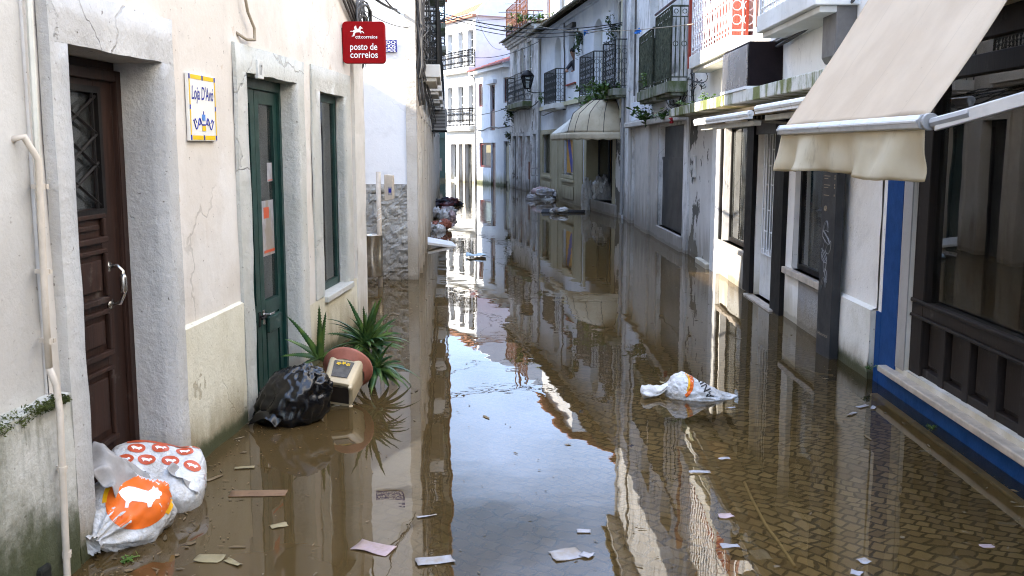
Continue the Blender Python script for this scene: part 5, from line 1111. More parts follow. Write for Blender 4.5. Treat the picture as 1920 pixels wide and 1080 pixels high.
plant('weed', P3(FE, 975, 42, -.2), (.5, .2, .3), 130, .09, 'weed', 'bright green weed at the foot of the rusty terrace railing', 'plant', seed=8)
plant('weed', P3(FE, 1003, 38, -.2), (.8, .2, .22), 180, .08, 'weed', 'row of weeds along the roof edge by the chimney pipe', 'plant', seed=9)
plant('fern', P3(FF, 1016, 193, -.25), (.12, .1, .35), 60, .06, 'fern', 'small fern on the corner of the leftmost balcony of the bluish house', 'plant', seed=10)
plant('weed', P3(FG, 1213, 232, -.12), (.38, .10, .30), 190, .07, 'fern', 'leafy weed on the ledge above the stone columns', 'plant', seed=11)
plant('weed', P3(FG, 1248, 226, -.12), (.28, .08, .20), 90, .06, 'fern', 'smaller leafy weed on the ledge above the dark shutter', 'plant', seed=12)
plant('weed', P3(FG, 1214, 165, -.25), (.15, .1, .25), 70, .05, 'weed', 'green tuft between the two mossy iron balconies', 'plant', seed=13)
plant('weed', P3(FH, 1306, 199, -.22), (.34, .10, .07), 190, .03, 'weed', 'low green weeds on the far end of the mossy cornice slab', 'plant', seed=15)
plant('weed', P3(FH, 1328, 190, -.2), (.16, .08, .11), 70, .028, 'weed', 'tuft of weed on the cornice slab next to the dark cabinet', 'plant', seed=16)
plant('moss_clump', P3(FI, 1650, 700, -.06) * 1 + Vector((0, .18, -.02)), (.05, .03, .04), 60, .012, 'weed', 'moss clump at the waterline below the flaking pilaster', 'moss', seed=17)
plant('moss_clump', on_z(1512, 617, .0), (.05, .05, .04), 60, .013, 'weed', 'small green weed floating beside the black information panel', 'moss', seed=18)
plant('moss_clump', on_z(1748, 803, .0), (.05, .05, .015), 50, .010, 'weed', 'small green weed floating near the blue trim', 'moss', seed=19)
plant('moss_clump', on_z(235, 1050, .0), (.06, .05, .012), 80, .010, 'fern', 'green weed floating under the knotted white bag', 'moss', seed=20)
fl = MB(); foliage(fl, P3(FG, 1259, 226, -.16), (.03, .03, .05), 40, .03, seed=4); tag(fl.build('flower', plain('red_petal', (.5, .03, .04), .5)), 'single red flower on the ledge over the shutter', 'flower')

# ================================================================ overhead cables
def X(px, py, y): return on_y(px, py, y)
cable(sag(X(700, -5, 11.5), X(776, 20, 13.2), .06, 10), .016, 'cable', 'overhead_cable', 'thick dark cable from the whitewashed corner to the cable tangle across the alley')
cable(sag(X(715, -12, 11.5), X(776, 26, 13.2), .10, 10), .010, 'cable', 'overhead_cable', 'thinner dark cable sagging just beneath the thick alley cable')
cable(sag(X(683, 20, 9.5), X(770, 52, 12.6), .04, 8), .005, 'cableg', 'overhead_cable', 'thin grey cable sloping over the white alley wall')
cable([X(*t, 12.2) for t in ((728, 2), (731, 22), (742, 40), (758, 50), (774, 50))], .006, 'offw', 'overhead_cable', 'pale cable looping down onto the cable tangle')
for k in range(3):
    cable(sag(X(815, 20 + 4 * k, 26), X(1180, 40 + 2 * k, 23.0), .30 + .06 * k, 24), .013 - .002 * k, 'cable', 'overhead_cable', ('thick black cable strung across the street from the dark upper balcony', 'second black cable twisted below the thick street cable', 'third thinner black cable of the street bundle')[k])
cable(sag(X(826, 36, 30), X(962, 34, 38), .05, 12), .010, 'cable', 'overhead_cable', 'straight dark cable in front of the tall corner house')
cable(sag(X(832, 92, 44), X(1010, 78, 34), .45, 18), .012, 'cable', 'overhead_cable', 'sagging dark cable in front of the upper balcony of the corner house')
cable(sag(X(890, 18, 46), X(940, 92, 42), .5, 12), .010, 'cableg', 'overhead_cable', 'thin cable dropping down the shaded side wall of the corner house')
cable(sag(X(892, 36, 46), X(955, 60, 40), .1, 12), .010, 'cableg', 'overhead_cable', 'thin cable across the shaded side wall of the corner house')
cable(sag(X(836, 210, 47), X(952, 202, 40), .22, 18), .014, 'cable', 'overhead_cable', 'dark cable running past the lower balcony of the corner house')
cable([P3(FD, *t, -.08) for t in ((893, 243), (905, 245), (915, 240), (925, 238), (935, 240), (948, 238), (956, 236))], .03, 'cableg', 'wall_cable', 'grey cable bunch along the middle of the small pale house', cat='cables')
cable([P3(FE, *t, -.06) for t in ((960, 212), (975, 206), (990, 205), (1003, 196), (1009, 190))], .02, 'cable', 'wall_cable', 'dark cable sagging across the derelict front')
cable([P3(FF, *t, -.06) for t in ((1013, 215), (1020, 216), (1030, 212), (1042, 206), (1060, 205))], .018, 'cable', 'wall_cable', 'dark cable below the leftmost balcony of the bluish house')
cl = cable(sag(X(1005, 48, 28), X(1300, 45, 12.8), .12, 20), .006, 'cableb', 'clothes_line', 'tan clothes line stretched between the balconies', cat='line')
for k, px in enumerate((1098, 1197)):
    mb = MB(); foliage(mb, X(px, 60, 20.5 - 3.6 * k), (.045, .02, .035), 16, .05, seed=k + 2)
    tag(mb.build('ribbon', plain('blue_ribbon', (.02, .17, .55), .5)), ('blue ribbon knot on the clothes line in front of the bluish house', 'blue ribbon knot on the clothes line in front of the weathered house')[k], 'ribbon')
b0 = MB(); rnd = random.Random(9)
for k in range(8):
    b0.tube([tuple(P3(FH, px + rnd.uniform(-2, 2), py + k * 2.2 + rnd.uniform(-1, 1), -.05 - .012 * (k % 3))) for px, py in ((1425, 88), (1450, 78), (1480, 62), (1510, 42), (1540, 18), (1556, 4), (1580, -6))], rnd.choice((.006, .009, .012)), 5)
for k in range(4): b0.tube([tuple(P3(FH, px + 2 * k, py, -.06)) for px, py in ((1545, 14), (1562, 20), (1582, 14), (1595, 0))], .010, 5)
tag(b0.build('cable_bundle', 'cableg', smooth=True), 'bundle of cables sloping up to the narrow grey light box', 'cables')
b0 = MB()
for k in range(9):
    c = (1297 + rnd.uniform(-4, 22), rnd.uniform(138, 175)); r_ = rnd.uniform(5, 13); ph = rnd.random() * 6
    b0.tube([tuple(P3(FH, c[0] + r_ * math.cos(ph + t * .5), c[1] + r_ * math.sin(ph + t * .5), -.04 - .004 * t)) for t in range(10)], .006, 4)
for k in range(6): b0.tube([tuple(P3(FH, 1291 + 2 * k + rnd.uniform(-1, 1), 128 + 12 * t, -.03 - .01 * (k % 2))) for t in range(7)], .007, 4)
tag(b0.build('cable_bundle', 'cable', smooth=True), 'black wires tangled on the wall under the sunlit white balcony', 'cables')
b0 = MB()
for k in range(7): b0.tube([tuple(P3(FG, 1256 + 20 * math.sin(t * .5 + k) * .4 + 3 * t, 196 + 3 * k * math.cos(t * .6 + k) - t, -.06)) for t in range(9)], .009, 4)
tag(b0.build('cable_bundle', 'cable', smooth=True), 'black wire knot below the right mossy iron balcony', 'cables')
# rooftop aerial
ya = 37.0; a = X(985, 12, ya); ta = empty('rooftop_aerial', Matrix.Translation((a.x, ya, a.z - .6)), 'thin rooftop aerial with two horizontal bars beside the rusty railing', 'aerial')
p1, p2, p3, p4 = X(947, 7, ya), X(976, 7, ya), X(935, 23, ya), X(976, 23, ya); O = Vector((a.x, ya, a.z - .6))
MB().tube([(X(968, 10, ya).x - O.x, 0, -.2), (X(968, 10, ya).x - O.x, 0, 1.4)], .02, 5).build('mast', 'rust', ta)
MB().tube([p1 - O, p2 - O], .016, 5).tube([p3 - O, p4 - O], .016, 5).build('bar', 'grey', ta)

# ================================================================ bags
def sack(L, W, Hh, neck=.0, seed=1., box=2.6, crump=.02, tail=.12, nu=56, nv=72, pleat=.25, sag_=0., fold=.35):
    """a filled sack lying along x, its gathered neck at x = 0"""
    mb = MB()
    def fn(i, j):
        ph = 2 * math.pi * j; x = L * i
        if neck:
            t = i
            if t < .10: r = .16 + (.10 - t) / .10 * .07
            else: s_ = (t - .10) / .90; r = .16 + .84 * min(1., (s_ / .45)) ** .75 if s_ < .45 else 1.0
            e = 1 - max(0, (t - .72) / .28) ** 3; r *= math.sqrt(max(e, 0)) if t > .72 else 1
            k = pleat * math.exp(-((t - .12) / .18) ** 2)
            r *= 1 + k * (math.sin(7 * ph + 2 * math.sin(5 * t) + 1.3 * math.sin(2 * ph)) * .5 + .5 * math.sin(13 * ph + seed + 1.7 * math.sin(3 * ph)))
        else: r = max(0., 1 - abs(2 * i - 1) ** 6.) ** .5
        c, s_ = math.cos(ph), math.sin(ph)
        sy = math.copysign(abs(c) ** (2 / box), c) * W / 2 * r; sz = math.copysign(abs(s_) ** (2 / box), s_) * Hh / 2 * r
        p = Vector((x, sy, sz - sag_ * math.sin(math.pi * i)))
        n1 = 1 - abs(nz(p, 7 / max(W, .2) * .3, seed)) * 2; n2 = 1 - abs(nz(p, 16 / max(W, .2) * .3, seed + 5)) * 2; n3 = nz(p, 34, seed)
        q = crump * (n1 * .7 + n2 * fold + n3 * .12); d = Vector((0, c, s_))
        return p + d * q * min(1, r * 2) + Vector((q * .4, 0, 0))
    mb.grid(fn, nu, nv, True)
    for end in (0, nu): mb.f.append(tuple(end * nv + j for j in (range(nv) if end else range(nv - 1, -1, -1))))
    return mb
def bvh(mb): return BVHTree.FromPolygons([Vector(v) for v in mb.v], mb.f)
def decal(mb, tree, Fm, off=.0025, cell=.012):
    """lay a flat shape (x, y of mb) onto a surface by casting along -z of the frame Fm"""
    bm = bmesh.new(); vs = [bm.verts.new(v) for v in mb.v]
    for f in mb.f:
        try: bm.faces.new([vs[i] for i in f])
        except ValueError: pass
    bmesh.ops.triangulate(bm, faces=bm.faces)
    xs = [v[0] for v in mb.v]; ys = [v[1] for v in mb.v]
    for ax, lo, hi in ((0, min(xs), max(xs)), (1, min(ys), max(ys))):
        t = lo + cell
        while t < hi:
            co = [0, 0, 0]; no = [0, 0, 0]; co[ax] = t; no[ax] = 1
            bmesh.ops.bisect_plane(bm, geom=bm.verts[:] + bm.edges[:] + bm.faces[:], plane_co=co, plane_no=no); t += cell
    d = (Fm.to_3x3() @ Vector((0, 0, -1))).normalized(); out = MB(); bad = set(); idx = {}
    for v in bm.verts:
        o = Fm @ Vector((v.co.x, v.co.y, .6)); h = tree.ray_cast(o, d)
        if h[0] is None: bad.add(v); continue
        n_ = h[1] if h[1].dot(d) < 0 else -h[1]
        idx[v] = len(out.v); out.v.append(tuple(h[0] + n_ * off))
    for f in bm.faces:
        if not any(v in bad for v in f.verts): out.f.append(tuple(idx[v] for v in f.verts))
    bm.free(); return out
def ell(a, b, n=28, cx=0, cy=0): return MB().poly([(cx + a * math.cos(2 * math.pi * k / n), cy + b * math.sin(2 * math.pi * k / n), 0) for k in range(n)])
def ringpoly(a, b, w_, n=32, st=0, en=360):
    mb = MB()
    for k in range(n):
        t0, t1 = R(st + (en - st) * k / n), R(st + (en - st) * (k + 1) / n)
        mb.poly([(a * math.cos(t0), b * math.sin(t0), 0), (a * math.cos(t1), b * math.sin(t1), 0), ((a - w_) * math.cos(t1), (b - w_) * math.sin(t1), 0), ((a - w_) * math.cos(t0), (b - w_) * math.sin(t0), 0)])
    return mb
cow = [(-.95, .10), (-.80, .32), (-.55, .42), (-.30, .40), (.0, .30), (.35, .20), (.50, .32), (.58, .50), (.66, .38), (.78, .40), (.80, .26), (.95, .16), (.98, .0), (.88, -.08), (.90, -.2), (.72, -.24), (.60, -.40), (.55, -.62), (.40, -.66), (.36, -.44), (.10, -.36), (-.30, -.34), (-.42, -.46), (-.46, -.70), (-.60, -.70), (-.60, -.36), (-.78, -.16)]
def frame3(o, ex, ey):
    ex = Vector(ex).normalized(); ey = Vector(ey); ey = (ey - ex * ey.dot(ex)).normalized(); ez = ex.cross(ey)
    return Matrix(((ex.x, ey.x, ez.x, o[0]), (ex.y, ey.y, ez.y, o[1]), (ex.z, ey.z, ez.z, o[2]), (0, 0, 0, 1)))
# --- knotted white bag with orange disc, in the brown doorway
nk = on_z(172, 1035, .10); far = on_z(345, 905, .12)
L = .62; ax = Vector((.30, .55, .10)).normalized()
nk = Vector((-1.70, 3.81, .06)); far = Vector((-1.63, 4.25, .12))
ax = (far - nk).normalized(); sd_ = Vector((0, 0, 1)).cross(ax).normalized(); up_ = ax.cross(sd_)
MB1 = Matrix(((ax.x, sd_.x, up_.x, nk.x), (ax.y, sd_.y, up_.y, nk.y), (ax.z, sd_.z, up_.z, nk.z), (0, 0, 0, 1)))
sk1 = sack(.44, .315, .25, .16, 3.3, 2.6, .034, pleat=.42); tr1 = bvh(sk1)
bg1 = empty('feed_bag', MB1, 'knotted white plastic bag with big orange disc and white cow in the brown doorway', 'bag')
sk1.build('bag_body', 'wbag', bg1, smooth=True)
vdir = (MB1.inverted().to_3x3() @ (Vector((0, 0, CAM_H)) - Vector((-1.6, 4.25, .2)))).normalized()
ctr = Vector((.335, -.045, .05))
ex = Vector((1, -.15, .0)); ex = (ex - vdir * ex.dot(vdir)).normalized(); ey = vdir.cross(ex)
FM1 = frame3(ctr, ex, ey)
decal(ell(.135, .125), tr1, FM1, .0022).build('disc_print', 'org', bg1, smooth=True)
decal(ringpoly(.148, .138, .018, st=-70, en=150), tr1, FM1, .0030).build('rim_print', 'yel', bg1, smooth=True)
decal(MB().poly([(x * .088, y * .075 + .01, 0) for x, y in cow]), tr1, FM1 @ Matrix.Rotation(R(-38), 4, 'Z'), .0042, .01).build('emblem_print', 'white', bg1, smooth=True)
t = text('ANIPURA', .075); decal(t, tr1, FM1 @ Matrix.Translation((-.145, -.20, 0)) @ Matrix.Rotation(R(-62) + math.pi, 4, 'Z') @ Matrix.Translation((-.34, .03, 0)), .003).build('lettering', 'ink', bg1)
decal(ringpoly(.20, .19, .035, st=15, en=80), tr1, FM1, .003).build('stripe_print', 'orgd', bg1, smooth=True)
# --- flat white sack with orange spots, leaning behind it
MB2 = Matrix.Translation((-1.90, 4.42, .135)) @ Matrix.Rotation(R(14), 4, 'Z') @ Matrix.Rotation(R(9), 4, 'Y') @ Matrix.Rotation(R(24), 4, 'X')
sk2 = sack(.47, .36, .20, 0, 7.7, 6.0, .017); tr2 = bvh(sk2)
bg2 = empty('feed_bag', MB2, 'boxy white sack printed with small orange spots behind the knotted bag', 'bag')
sk2.build('bag_body', 'wbag', bg2, smooth=True)
spots = [(.14, .10), (.245, .115), (.355, .11), (.10, .02), (.195, .03), (.30, .03), (.40, .01)]
FM2 = frame3((0, 0, 0), (1, 0, 0), (0, 1, 0))
for x, y in spots:
    sp_ = decal(ell(.040, .034, 20, x, y), tr2, FM2, .0022).build('spot_print', 'orgd', bg2, smooth=True)
    decal(MB().poly([(x + .026 * a_, y + .022 * b_, 0) for a_, b_ in cow]), tr2, FM2, .0035).build('emblem_print', 'white', sp_)
decal(MB().poly([(.03, .145, 0), (.50, .15, 0), (.51, .19, 0), (.03, .185, 0)]), tr2, FM2, .0025, .03).build('stripe_print', 'orgd', bg2, smooth=True)
decal(text('oxidl', .075), tr2, FM2 @ Matrix.Translation((.06, -.10, 0)), .003).build('lettering', 'ink', bg2)
decal(MB().poly([(.46, -.12, 0), (.50, -.12, 0), (.50, .0, 0), (.46, .0, 0)]), tr2, FM2, .0025, .03).build('stripe_print', 'orgd', bg2)
# --- torn greyish plastic draped next to them
def drape(i, j):
    p = Vector((-1.80 + .17 * i + .05 * j, 3.95 + .30 * j + .03 * i, .31 - .16 * i * i - .05 * j + .10 * math.exp(-((j - .45) / .22) ** 2) * (1 - .4 * i)))
    n = 1 - abs(nz(p, 8, 2)) * 2; return p + Vector((.02 * n, -.02 * n, .035 * n + .018 * nz(p, 21, 4)))
tag(MB().grid(drape, 26, 30).build('torn_plastic', 'gbag', smooth=True, solid=.002), 'torn grey plastic sheet crumpled against the door jamb above the knotted bag', 'plastic')
def drape2(i, j):
    p = Vector((-1.58 + .13 * i, 4.38 + .16 * j - .02 * i, .19 - .13 * i - .03 * j)); n = 1 - abs(nz(p, 9, 8)) * 2
    return p + Vector((.015 * n, 0, .03 * n))
tag(MB().grid(drape2, 18, 18).build('torn_plastic', 'gbag', smooth=True, solid=.002), 'crumpled grey plastic scrap tucked between the two white bags', 'plastic')
# --- black bin bag by the green door
blk = MB(); cbk = Vector((-1.33, 5.90, .12))
def bb(i, j):
    th = math.pi * i; ph = 2 * math.pi * j; d = Vector((math.sin(th) * math.cos(ph), math.sin(th) * math.sin(ph), math.cos(th)))
    r = Vector((.20, .18, .195)); p = Vector((d.x * r.x, d.y * r.y, d.z * r.z)) + Vector((.05 * d.z, 0, 0))
    n1 = 1 - abs(nz(d, 1.6, 4)) * 2; n2 = 1 - abs(nz((d.x * 1.3, d.y * 1.3, d.z * .6), 3.2, 9)) * 2.6; n3 = 1 - abs(nz((d.x * 1.4, d.y * 1.4, d.z * .6), 8, 2)) * 2
    return p * (1 + .10 * n1 + .085 * n2 + .05 * n3)
blk.grid(bb, 70, 90, True)
bgb = tag(blk.build('bin_bag', 'bags', None, Matrix.Translation(cbk), smooth=True, weld=True), 'crumpled black bin bag floating below the green door', 'bag')
fl2 = MB()
def flap(i, j):
    p = Vector((-.24 + .18 * i + .08 * j, -.17 - .05 * i + .07 * j, -.115 + .10 * j + .09 * i * (1 - i))); n = 1 - abs(nz(p, 9, 3)) * 2; return p + Vector((.02 * n, -.02 * n, .04 * n))
fl2.grid(flap, 20, 20).build('bag_flap', 'bags', bgb, smooth=True, solid=.002)
# --- white bag floating on the right
wb_o = on_z(1298, 747, 0); o0 = Vector((1.235, 6.50, .0))
wbg = empty('floating_bag', Matrix.Translation(o0), 'white plastic feed bag with dark lettering floating in the middle of the flooded street', 'bag')
def fb(i, j):
    th = math.pi * i; ph = 2 * math.pi * j; d = Vector((math.sin(th) * math.cos(ph), math.sin(th) * math.sin(ph), math.cos(th)))
    x = d.x; hx = .19 if x < 0 else .245; top = .15 * max(.15, 1 - max(0, x + .3) * .78) if x > -.3 else .15
    p = Vector((x * hx, d.y * .14, d.z * (top if d.z > 0 else .06)))
    if d.z > 0: p.x += -.03 * d.z
    n1 = 1 - abs(nz(d, 1.5, 14)) * 2; n2 = 1 - abs(nz(d, 3.4, 19)) * 2; n3 = 1 - abs(nz(d, 7.5, 12)) * 2
    return p * (.95 + .10 * n1 + .085 * n2 + .04 * n3)
fbm = MB().grid(fb, 60, 80, True); trf = bvh(fbm); fbm.build('bag_body', 'wbag', wbg, smooth=True, weld=True)
def tailf(i, j):
    ph = 2 * math.pi * j; x = -.12 - .26 * i; r = .075 * (1 - .55 * math.sin(math.pi * min(1, i * 1.25)) ** 2) * (1 if i < .93 else max(.05, 1 - (i - .93) * 12)) * (1 + .18 * math.sin(5 * ph + 5 * i))
    p = Vector((x, -.04 * i + math.cos(ph) * r * 1.15, .035 + .015 * math.sin(i * 6) + math.sin(ph) * r * .52)); n = 1 - abs(nz(p, 12, 6)) * 2
    return p + Vector((0, .01 * n, .014 * n))
MB().grid(tailf, 30, 32, True).build('bag_neck', 'wbag', wbg, smooth=True)
vd = (Vector((0, 0, CAM_H)) - (o0 + Vector((0, 0, .08)))).normalized(); exf = Vector((0, 0, 1)).cross(vd).normalized(); eyf = vd.cross(exf)
FMf = frame3((.0, 0, .07), exf, eyf)
tx = text('ANIPU', .07); decal(tx, trf, FMf @ Matrix.Translation((.045, .008, 0)) @ Matrix.Rotation(R(118), 4, 'Z') @ Matrix.Translation((-tx.w / 2, -.025, 0)), .003, .01).build('lettering', 'ink', wbg)
decal(ringpoly(.085, .105, .022, st=-62, en=70), trf, FMf @ Matrix.Translation((-.105, .01, 0)), .003).build('arc_print', 'org', wbg)
decal(ringpoly(.062, .085, .012, st=-40, en=70), trf, FMf @ Matrix.Translation((-.105, .01, 0)), .0034).build('arc_print', 'yel', wbg)
decal(MB().poly([(.15, .012, 0), (.24, .022, 0), (.24, .030, 0), (.15, .021, 0)]), trf, FMf, .003, .02).build('stripe_print', 'orgd', wbg)

# ================================================================ tipped pot and aloe
pc = Vector((-1.10, 6.28, .135))                   # centre of the pot; its base faces the camera
axp = Vector((.12, .86, .46)).normalized(); xs_ = Vector((-1, .05, .12)); xs_ = (xs_ - axp * xs_.dot(axp)).normalized(); ys_ = axp.cross(xs_)
MP = Matrix(((xs_.x, ys_.x, axp.x, pc.x), (xs_.y, ys_.y, axp.y, pc.y), (xs_.z, ys_.z, axp.z, pc.z), (0, 0, 0, 1)))
pot = empty('plant_pot', MP, 'tipped over square cream plant pot with terracotta rim beside the black bag', 'pot')
def sq(i, j, r0, r1, z0, z1, e=5.):
    ph = 2 * math.pi * j + math.pi / 4; c, s_ = math.cos(ph), math.sin(ph); r = r0 + (r1 - r0) * i
    k = (abs(c) ** e + abs(s_) ** e) ** (-1 / e); return (r * k * c, r * k * s_, z0 + (z1 - z0) * i)
mb = MB(); mb.grid(lambda i, j: sq(i, j, .098, .116, -.10, .13), 10, 48, True); mb.grid(lambda i, j: sq(i, j, .098, .075, -.10, -.10), 1, 48, True); mb.grid(lambda i, j: sq(i, j, .075, .070, -.10, -.055), 1, 48, True); mb.grid(lambda i, j: sq(i, j, .070, .0005, -.055, -.055), 1, 48, True)
mb.build('pot_body', 'potc', pot, smooth=False, bevel=.004)
mb = MB()
for sx in (-1, 1):
    for sy in (-1, 1): mb.box(sx * .098 - .022 if sx > 0 else -.100, sx * .098 + .002 if sx > 0 else -.076, .076 if sy > 0 else -.1, .1 if sy > 0 else -.076, -.135, -.098)
mb.build('foot', 'potc', pot, bevel=.006)
MB().lathe([(.125, .10), (.150, .135), (.165, .15), (.166, .17), (.152, .172), (.142, .155), (.12, .12)], 40).build('rim', 'terra', pot, smooth=True)
def up(k): return .098 + (.018) * ((k + .10) / .23)
pn = MB(); pn.slab([(-.052, up(-.055) + .003, -.055), (.052, up(-.055) + .003, -.055), (.066, up(.085) + .003, .085), (-.066, up(.085) + .003, .085)], (0, .004, 0))
pn.build('relief_panel', 'potd', pot, bevel=.003)
MB().box(-.072, .072, -.072, .060, -.1035, -.1008).build('hollow_shade', 'soil', pot)  # dark plate laid over the base, painting the shade of its hollow
fw = MB()
for k in range(3):
    for q in range(5):
        a = 2 * math.pi * q / 5 + k; cxx = (-.03 + .03 * k, .055 + .008 * (k % 2)); yy = up(cxx[1]) + .010
        fw.poly([(cxx[0], yy, cxx[1]), (cxx[0] + .012 * math.cos(a - .4), yy + .001, cxx[1] + .012 * math.sin(a - .4)), (cxx[0] + .017 * math.cos(a), yy + .003, cxx[1] + .017 * math.sin(a)), (cxx[0] + .012 * math.cos(a + .4), yy + .001, cxx[1] + .012 * math.sin(a + .4))])
fw.build('flower_relief', 'yellow', pot)
MB().lathe([(0, .12), (.12, .121), (.122, .125), (0, .135)], 24).build('soil', 'soil', pot)
# aloe: stem out of the pot, two rosettes
root = MP @ Vector((0, 0, .13)); h1 = on_y(688, 645, 6.85); h2 = on_y(706, 690, 6.75); h3 = on_y(600, 672, 6.52)
al = MB(); rnd = random.Random(21)
al.tube([root, root.lerp(h1, .5) + Vector((0, 0, .02)), h1], [.022, .02, .016], 7); al.tube([root, root.lerp(h2, .6), h2], [.02, .018, .014], 7); al.tube([root, root.lerp(h3, .6), h3], [.02, .018, .014], 7)
def toward(c, px, py, y): return (on_y(px, py, y) - c)
for (c, y_, tips) in ((h1, 6.85, [(655, 565), (712, 563), (683, 580), (645, 605), (642, 620), (617, 625), (740, 600), (748, 622), (752, 640), (745, 655), (720, 590), (700, 570), (668, 590), (735, 612), (753, 652), (727, 632), (660, 640), (700, 600), (690, 590), (715, 612)]),
                      (h2, 6.72, [(755, 690), (752, 718), (760, 712), (740, 702), (725, 722), (700, 730), (690, 735), (722, 720), (748, 680), (735, 668), (745, 725)]),
                      (h3, 6.50, [(601, 578), (613, 592), (541, 598), (540, 640), (530, 670), (650, 655), (575, 655)])):
    for k, (px, py) in enumerate(tips):
        v = on_y(px, py, y_ + rnd.uniform(-.16, .10)) - c; L_ = v.length
        al_n = len(al.v); d = (v.normalized() + Vector((0, 0, .22))).normalized()
        leaf(al, c + v.normalized() * .012, d, L_ * 1.06, rnd.uniform(.022, .030) if c is not h3 else .026, .42, n=9, teeth=True, up=Vector((rnd.uniform(-.3, .3), -.6, 1)), curl=rnd.uniform(-.15, .15))
    for k in range((44 if c is h1 else 26) if c is not h3 else 2):
        d = Vector((rnd.gauss(.1, 1), rnd.gauss(0, .8), rnd.gauss(.55, .6))).normalized(); leaf(al, c, d, rnd.uniform(.17, .36), .025, .8, n=7, curl=rnd.uniform(-.5, .5), teeth=True)
tag(al.build('aloe_plant', 'aloe', smooth=True), 'spiky green aloe with two rosettes growing out of the tipped pot', 'plant')

# ================================================================ litter on and under the water
def scrap(name, px, py, w_, d_, rot, m, label, cat, z=.005, bend=.012, seed=0):
    p = on_z(px, py, z)
    def fn(i, j):
        x, y_ = (i - .5) * w_, (j - .5) * d_; k = .12 * min(w_, d_)
        return (x + k * nz((i, j, 0), 1.9, seed), y_ + k * nz((i, j, 5), 1.9, seed), max(.0005, bend * (.5 + nz((i, j, 0), 1.4, seed + 3) * 1.4) ) if z > 0 else bend * nz((i, j, 0), 1.4, seed + 3))
    return tag(MB().grid(fn, 8, 8).build(name, m, None, Matrix.Translation(p) @ Matrix.Rotation(R(rot), 4, 'Z'), smooth=True, solid=.0006), label, cat)
LIT = [('paper_scrap', 1062, 1040, .13, .10, 20, 'paper', 'largest pale paper lying on the cobbles in the sky reflection', 'paper', .004),
       ('paper_scrap', 1100, 1041, .055, .05, 60, 'paper', 'small white paper beside the largest sheet in the sky reflection', 'paper', .004),
       ('paper_scrap', 1095, 996, .06, .04, 0, 'paper', 'white paper further up in the dark blue part of the sky reflection', 'paper', .004),
       ('paper_scrap', 965, 822, .09, .04, 10, 'paper', 'thin faint paper below the hanging wire reflection', 'paper', -.02),
       ('paper_scrap', 700, 1028, .17, .10, -25, 'paperp', 'large pinkish paper drifting at the edge of the white wall reflection', 'paper', .004),
       ('paper_scrap', 815, 1052, .15, .07, 15, 'paper', 'crumpled white wrapper with a yellow corner under the balcony reflection', 'wrapper', .006),
       ('paper_scrap', 800, 968, .09, .02, 20, 'paper', 'narrow white strip floating in the balcony reflection', 'paper', .004),
       ('paper_scrap', 522, 985, .075, .05, 30, 'papery', 'yellowed card fragment below the orange brown board', 'paper', .004),
       ('paper_scrap', 392, 1048, .11, .07, -10, 'papery', 'yellowed leaf of paper near the knotted bag', 'paper', .004),
       ('paper_scrap', 437, 1055, .09, .03, -35, 'papery', 'narrow yellowed strip next to the yellowed leaf of paper', 'paper', .004),
       ('paper_scrap', 458, 877, .10, .035, 8, 'papery', 'faint yellowed strip near the foot of the plinth', 'paper', .004),
       ('paper_scrap', 1360, 968, .065, .05, 10, 'paperp', 'pink paper square over the dark cobbles', 'paper', .004),
       ('paper_scrap', 1358, 860, .06, .03, 15, 'paper', 'pale paper chip below the floating white bag', 'paper', .004),
       ('paper_scrap', 1312, 886, .11, .03, 0, 'paper', 'long pale strip lower left of the pale paper chip', 'paper', .004),
       ('paper_scrap', 1368, 1024, .075, .04, 10, 'paper', 'grey white paper at the top of the orange reflection', 'paper', .004),
       ('paper_scrap', 1244, 1036, .075, .12, 5, 'paper', 'tall faint paper sunk among the cobbles near the white reflection strip', 'paper', -.03),
       ('paper_scrap', 1425, 1040, .075, .10, 10, 'paper', 'faint square paper sunk right of the orange reflection', 'paper', -.03),
       ('paper_scrap', 1620, 1052, .05, .045, 30, 'paper', 'bright white paper near the lower edge on the right cobbles', 'paper', .004),
       ('paper_scrap', 1605, 1075, .05, .04, 60, 'paper', 'folded white paper at the bottom edge on the right cobbles', 'paper', .006),
       ('paper_scrap', 1850, 1024, .055, .035, 0, 'paperp', 'pink paper chip far right on the cobbles', 'paper', .004),
       ('paper_scrap', 1888, 982, .08, .03, -10, 'paper', 'faint pale strip by the kerb line on the far right', 'paper', -.03),
       ('paper_scrap', 1618, 762, .10, .04, 35, 'paper', 'pale angled strip in front of the flaking pilaster', 'paper', .004),
       ('paper_scrap', 1638, 765, .07, .03, 60, 'paper', 'bluish white chip closest to the corner of the blue trim', 'paper', .006),
       ('paper_scrap', 1598, 776, .10, .03, 50, 'paper', 'pale scrap left of the pale angled strip', 'paper', .004),
       ('paper_scrap', 1735, 845, .06, .03, 0, 'paper', 'faint white chip over the kerb line', 'paper', -.03),
       ('paper_scrap', 1243, 717, .045, .03, 0, 'papery', 'small cream chip just behind the floating white bag', 'paper', .004),
       ('paper_scrap', 1370, 765, .06, .015, 8, 'paper', 'thin pale sliver right below the floating white bag', 'paper', .004),
       ('cardboard', 485, 925, .27, .085, 3, 'card', 'orange brown board floating in the door reflection', 'cardboard', .004),
       ('cardboard', 478, 1000, .20, .07, 0, 'card', 'sunken brown board below the orange brown board', 'cardboard', -.015),
       ('cardboard', 268, 1062, .20, .10, 30, 'terra', 'reddish submerged scrap beside the knotted bag', 'scrap', -.012),
       ('cardboard', 680, 1068, .11, .04, 0, 'card', 'small sunken brown scrap by the pinkish paper', 'cardboard', -.02)]
for k, (n_, px, py, a, b, r_, m_, lab, ct, z) in enumerate(LIT): scrap(n_, px, py, a, b, r_, m_, lab, ct, min(z, .0025), .0055, k * 1.7)
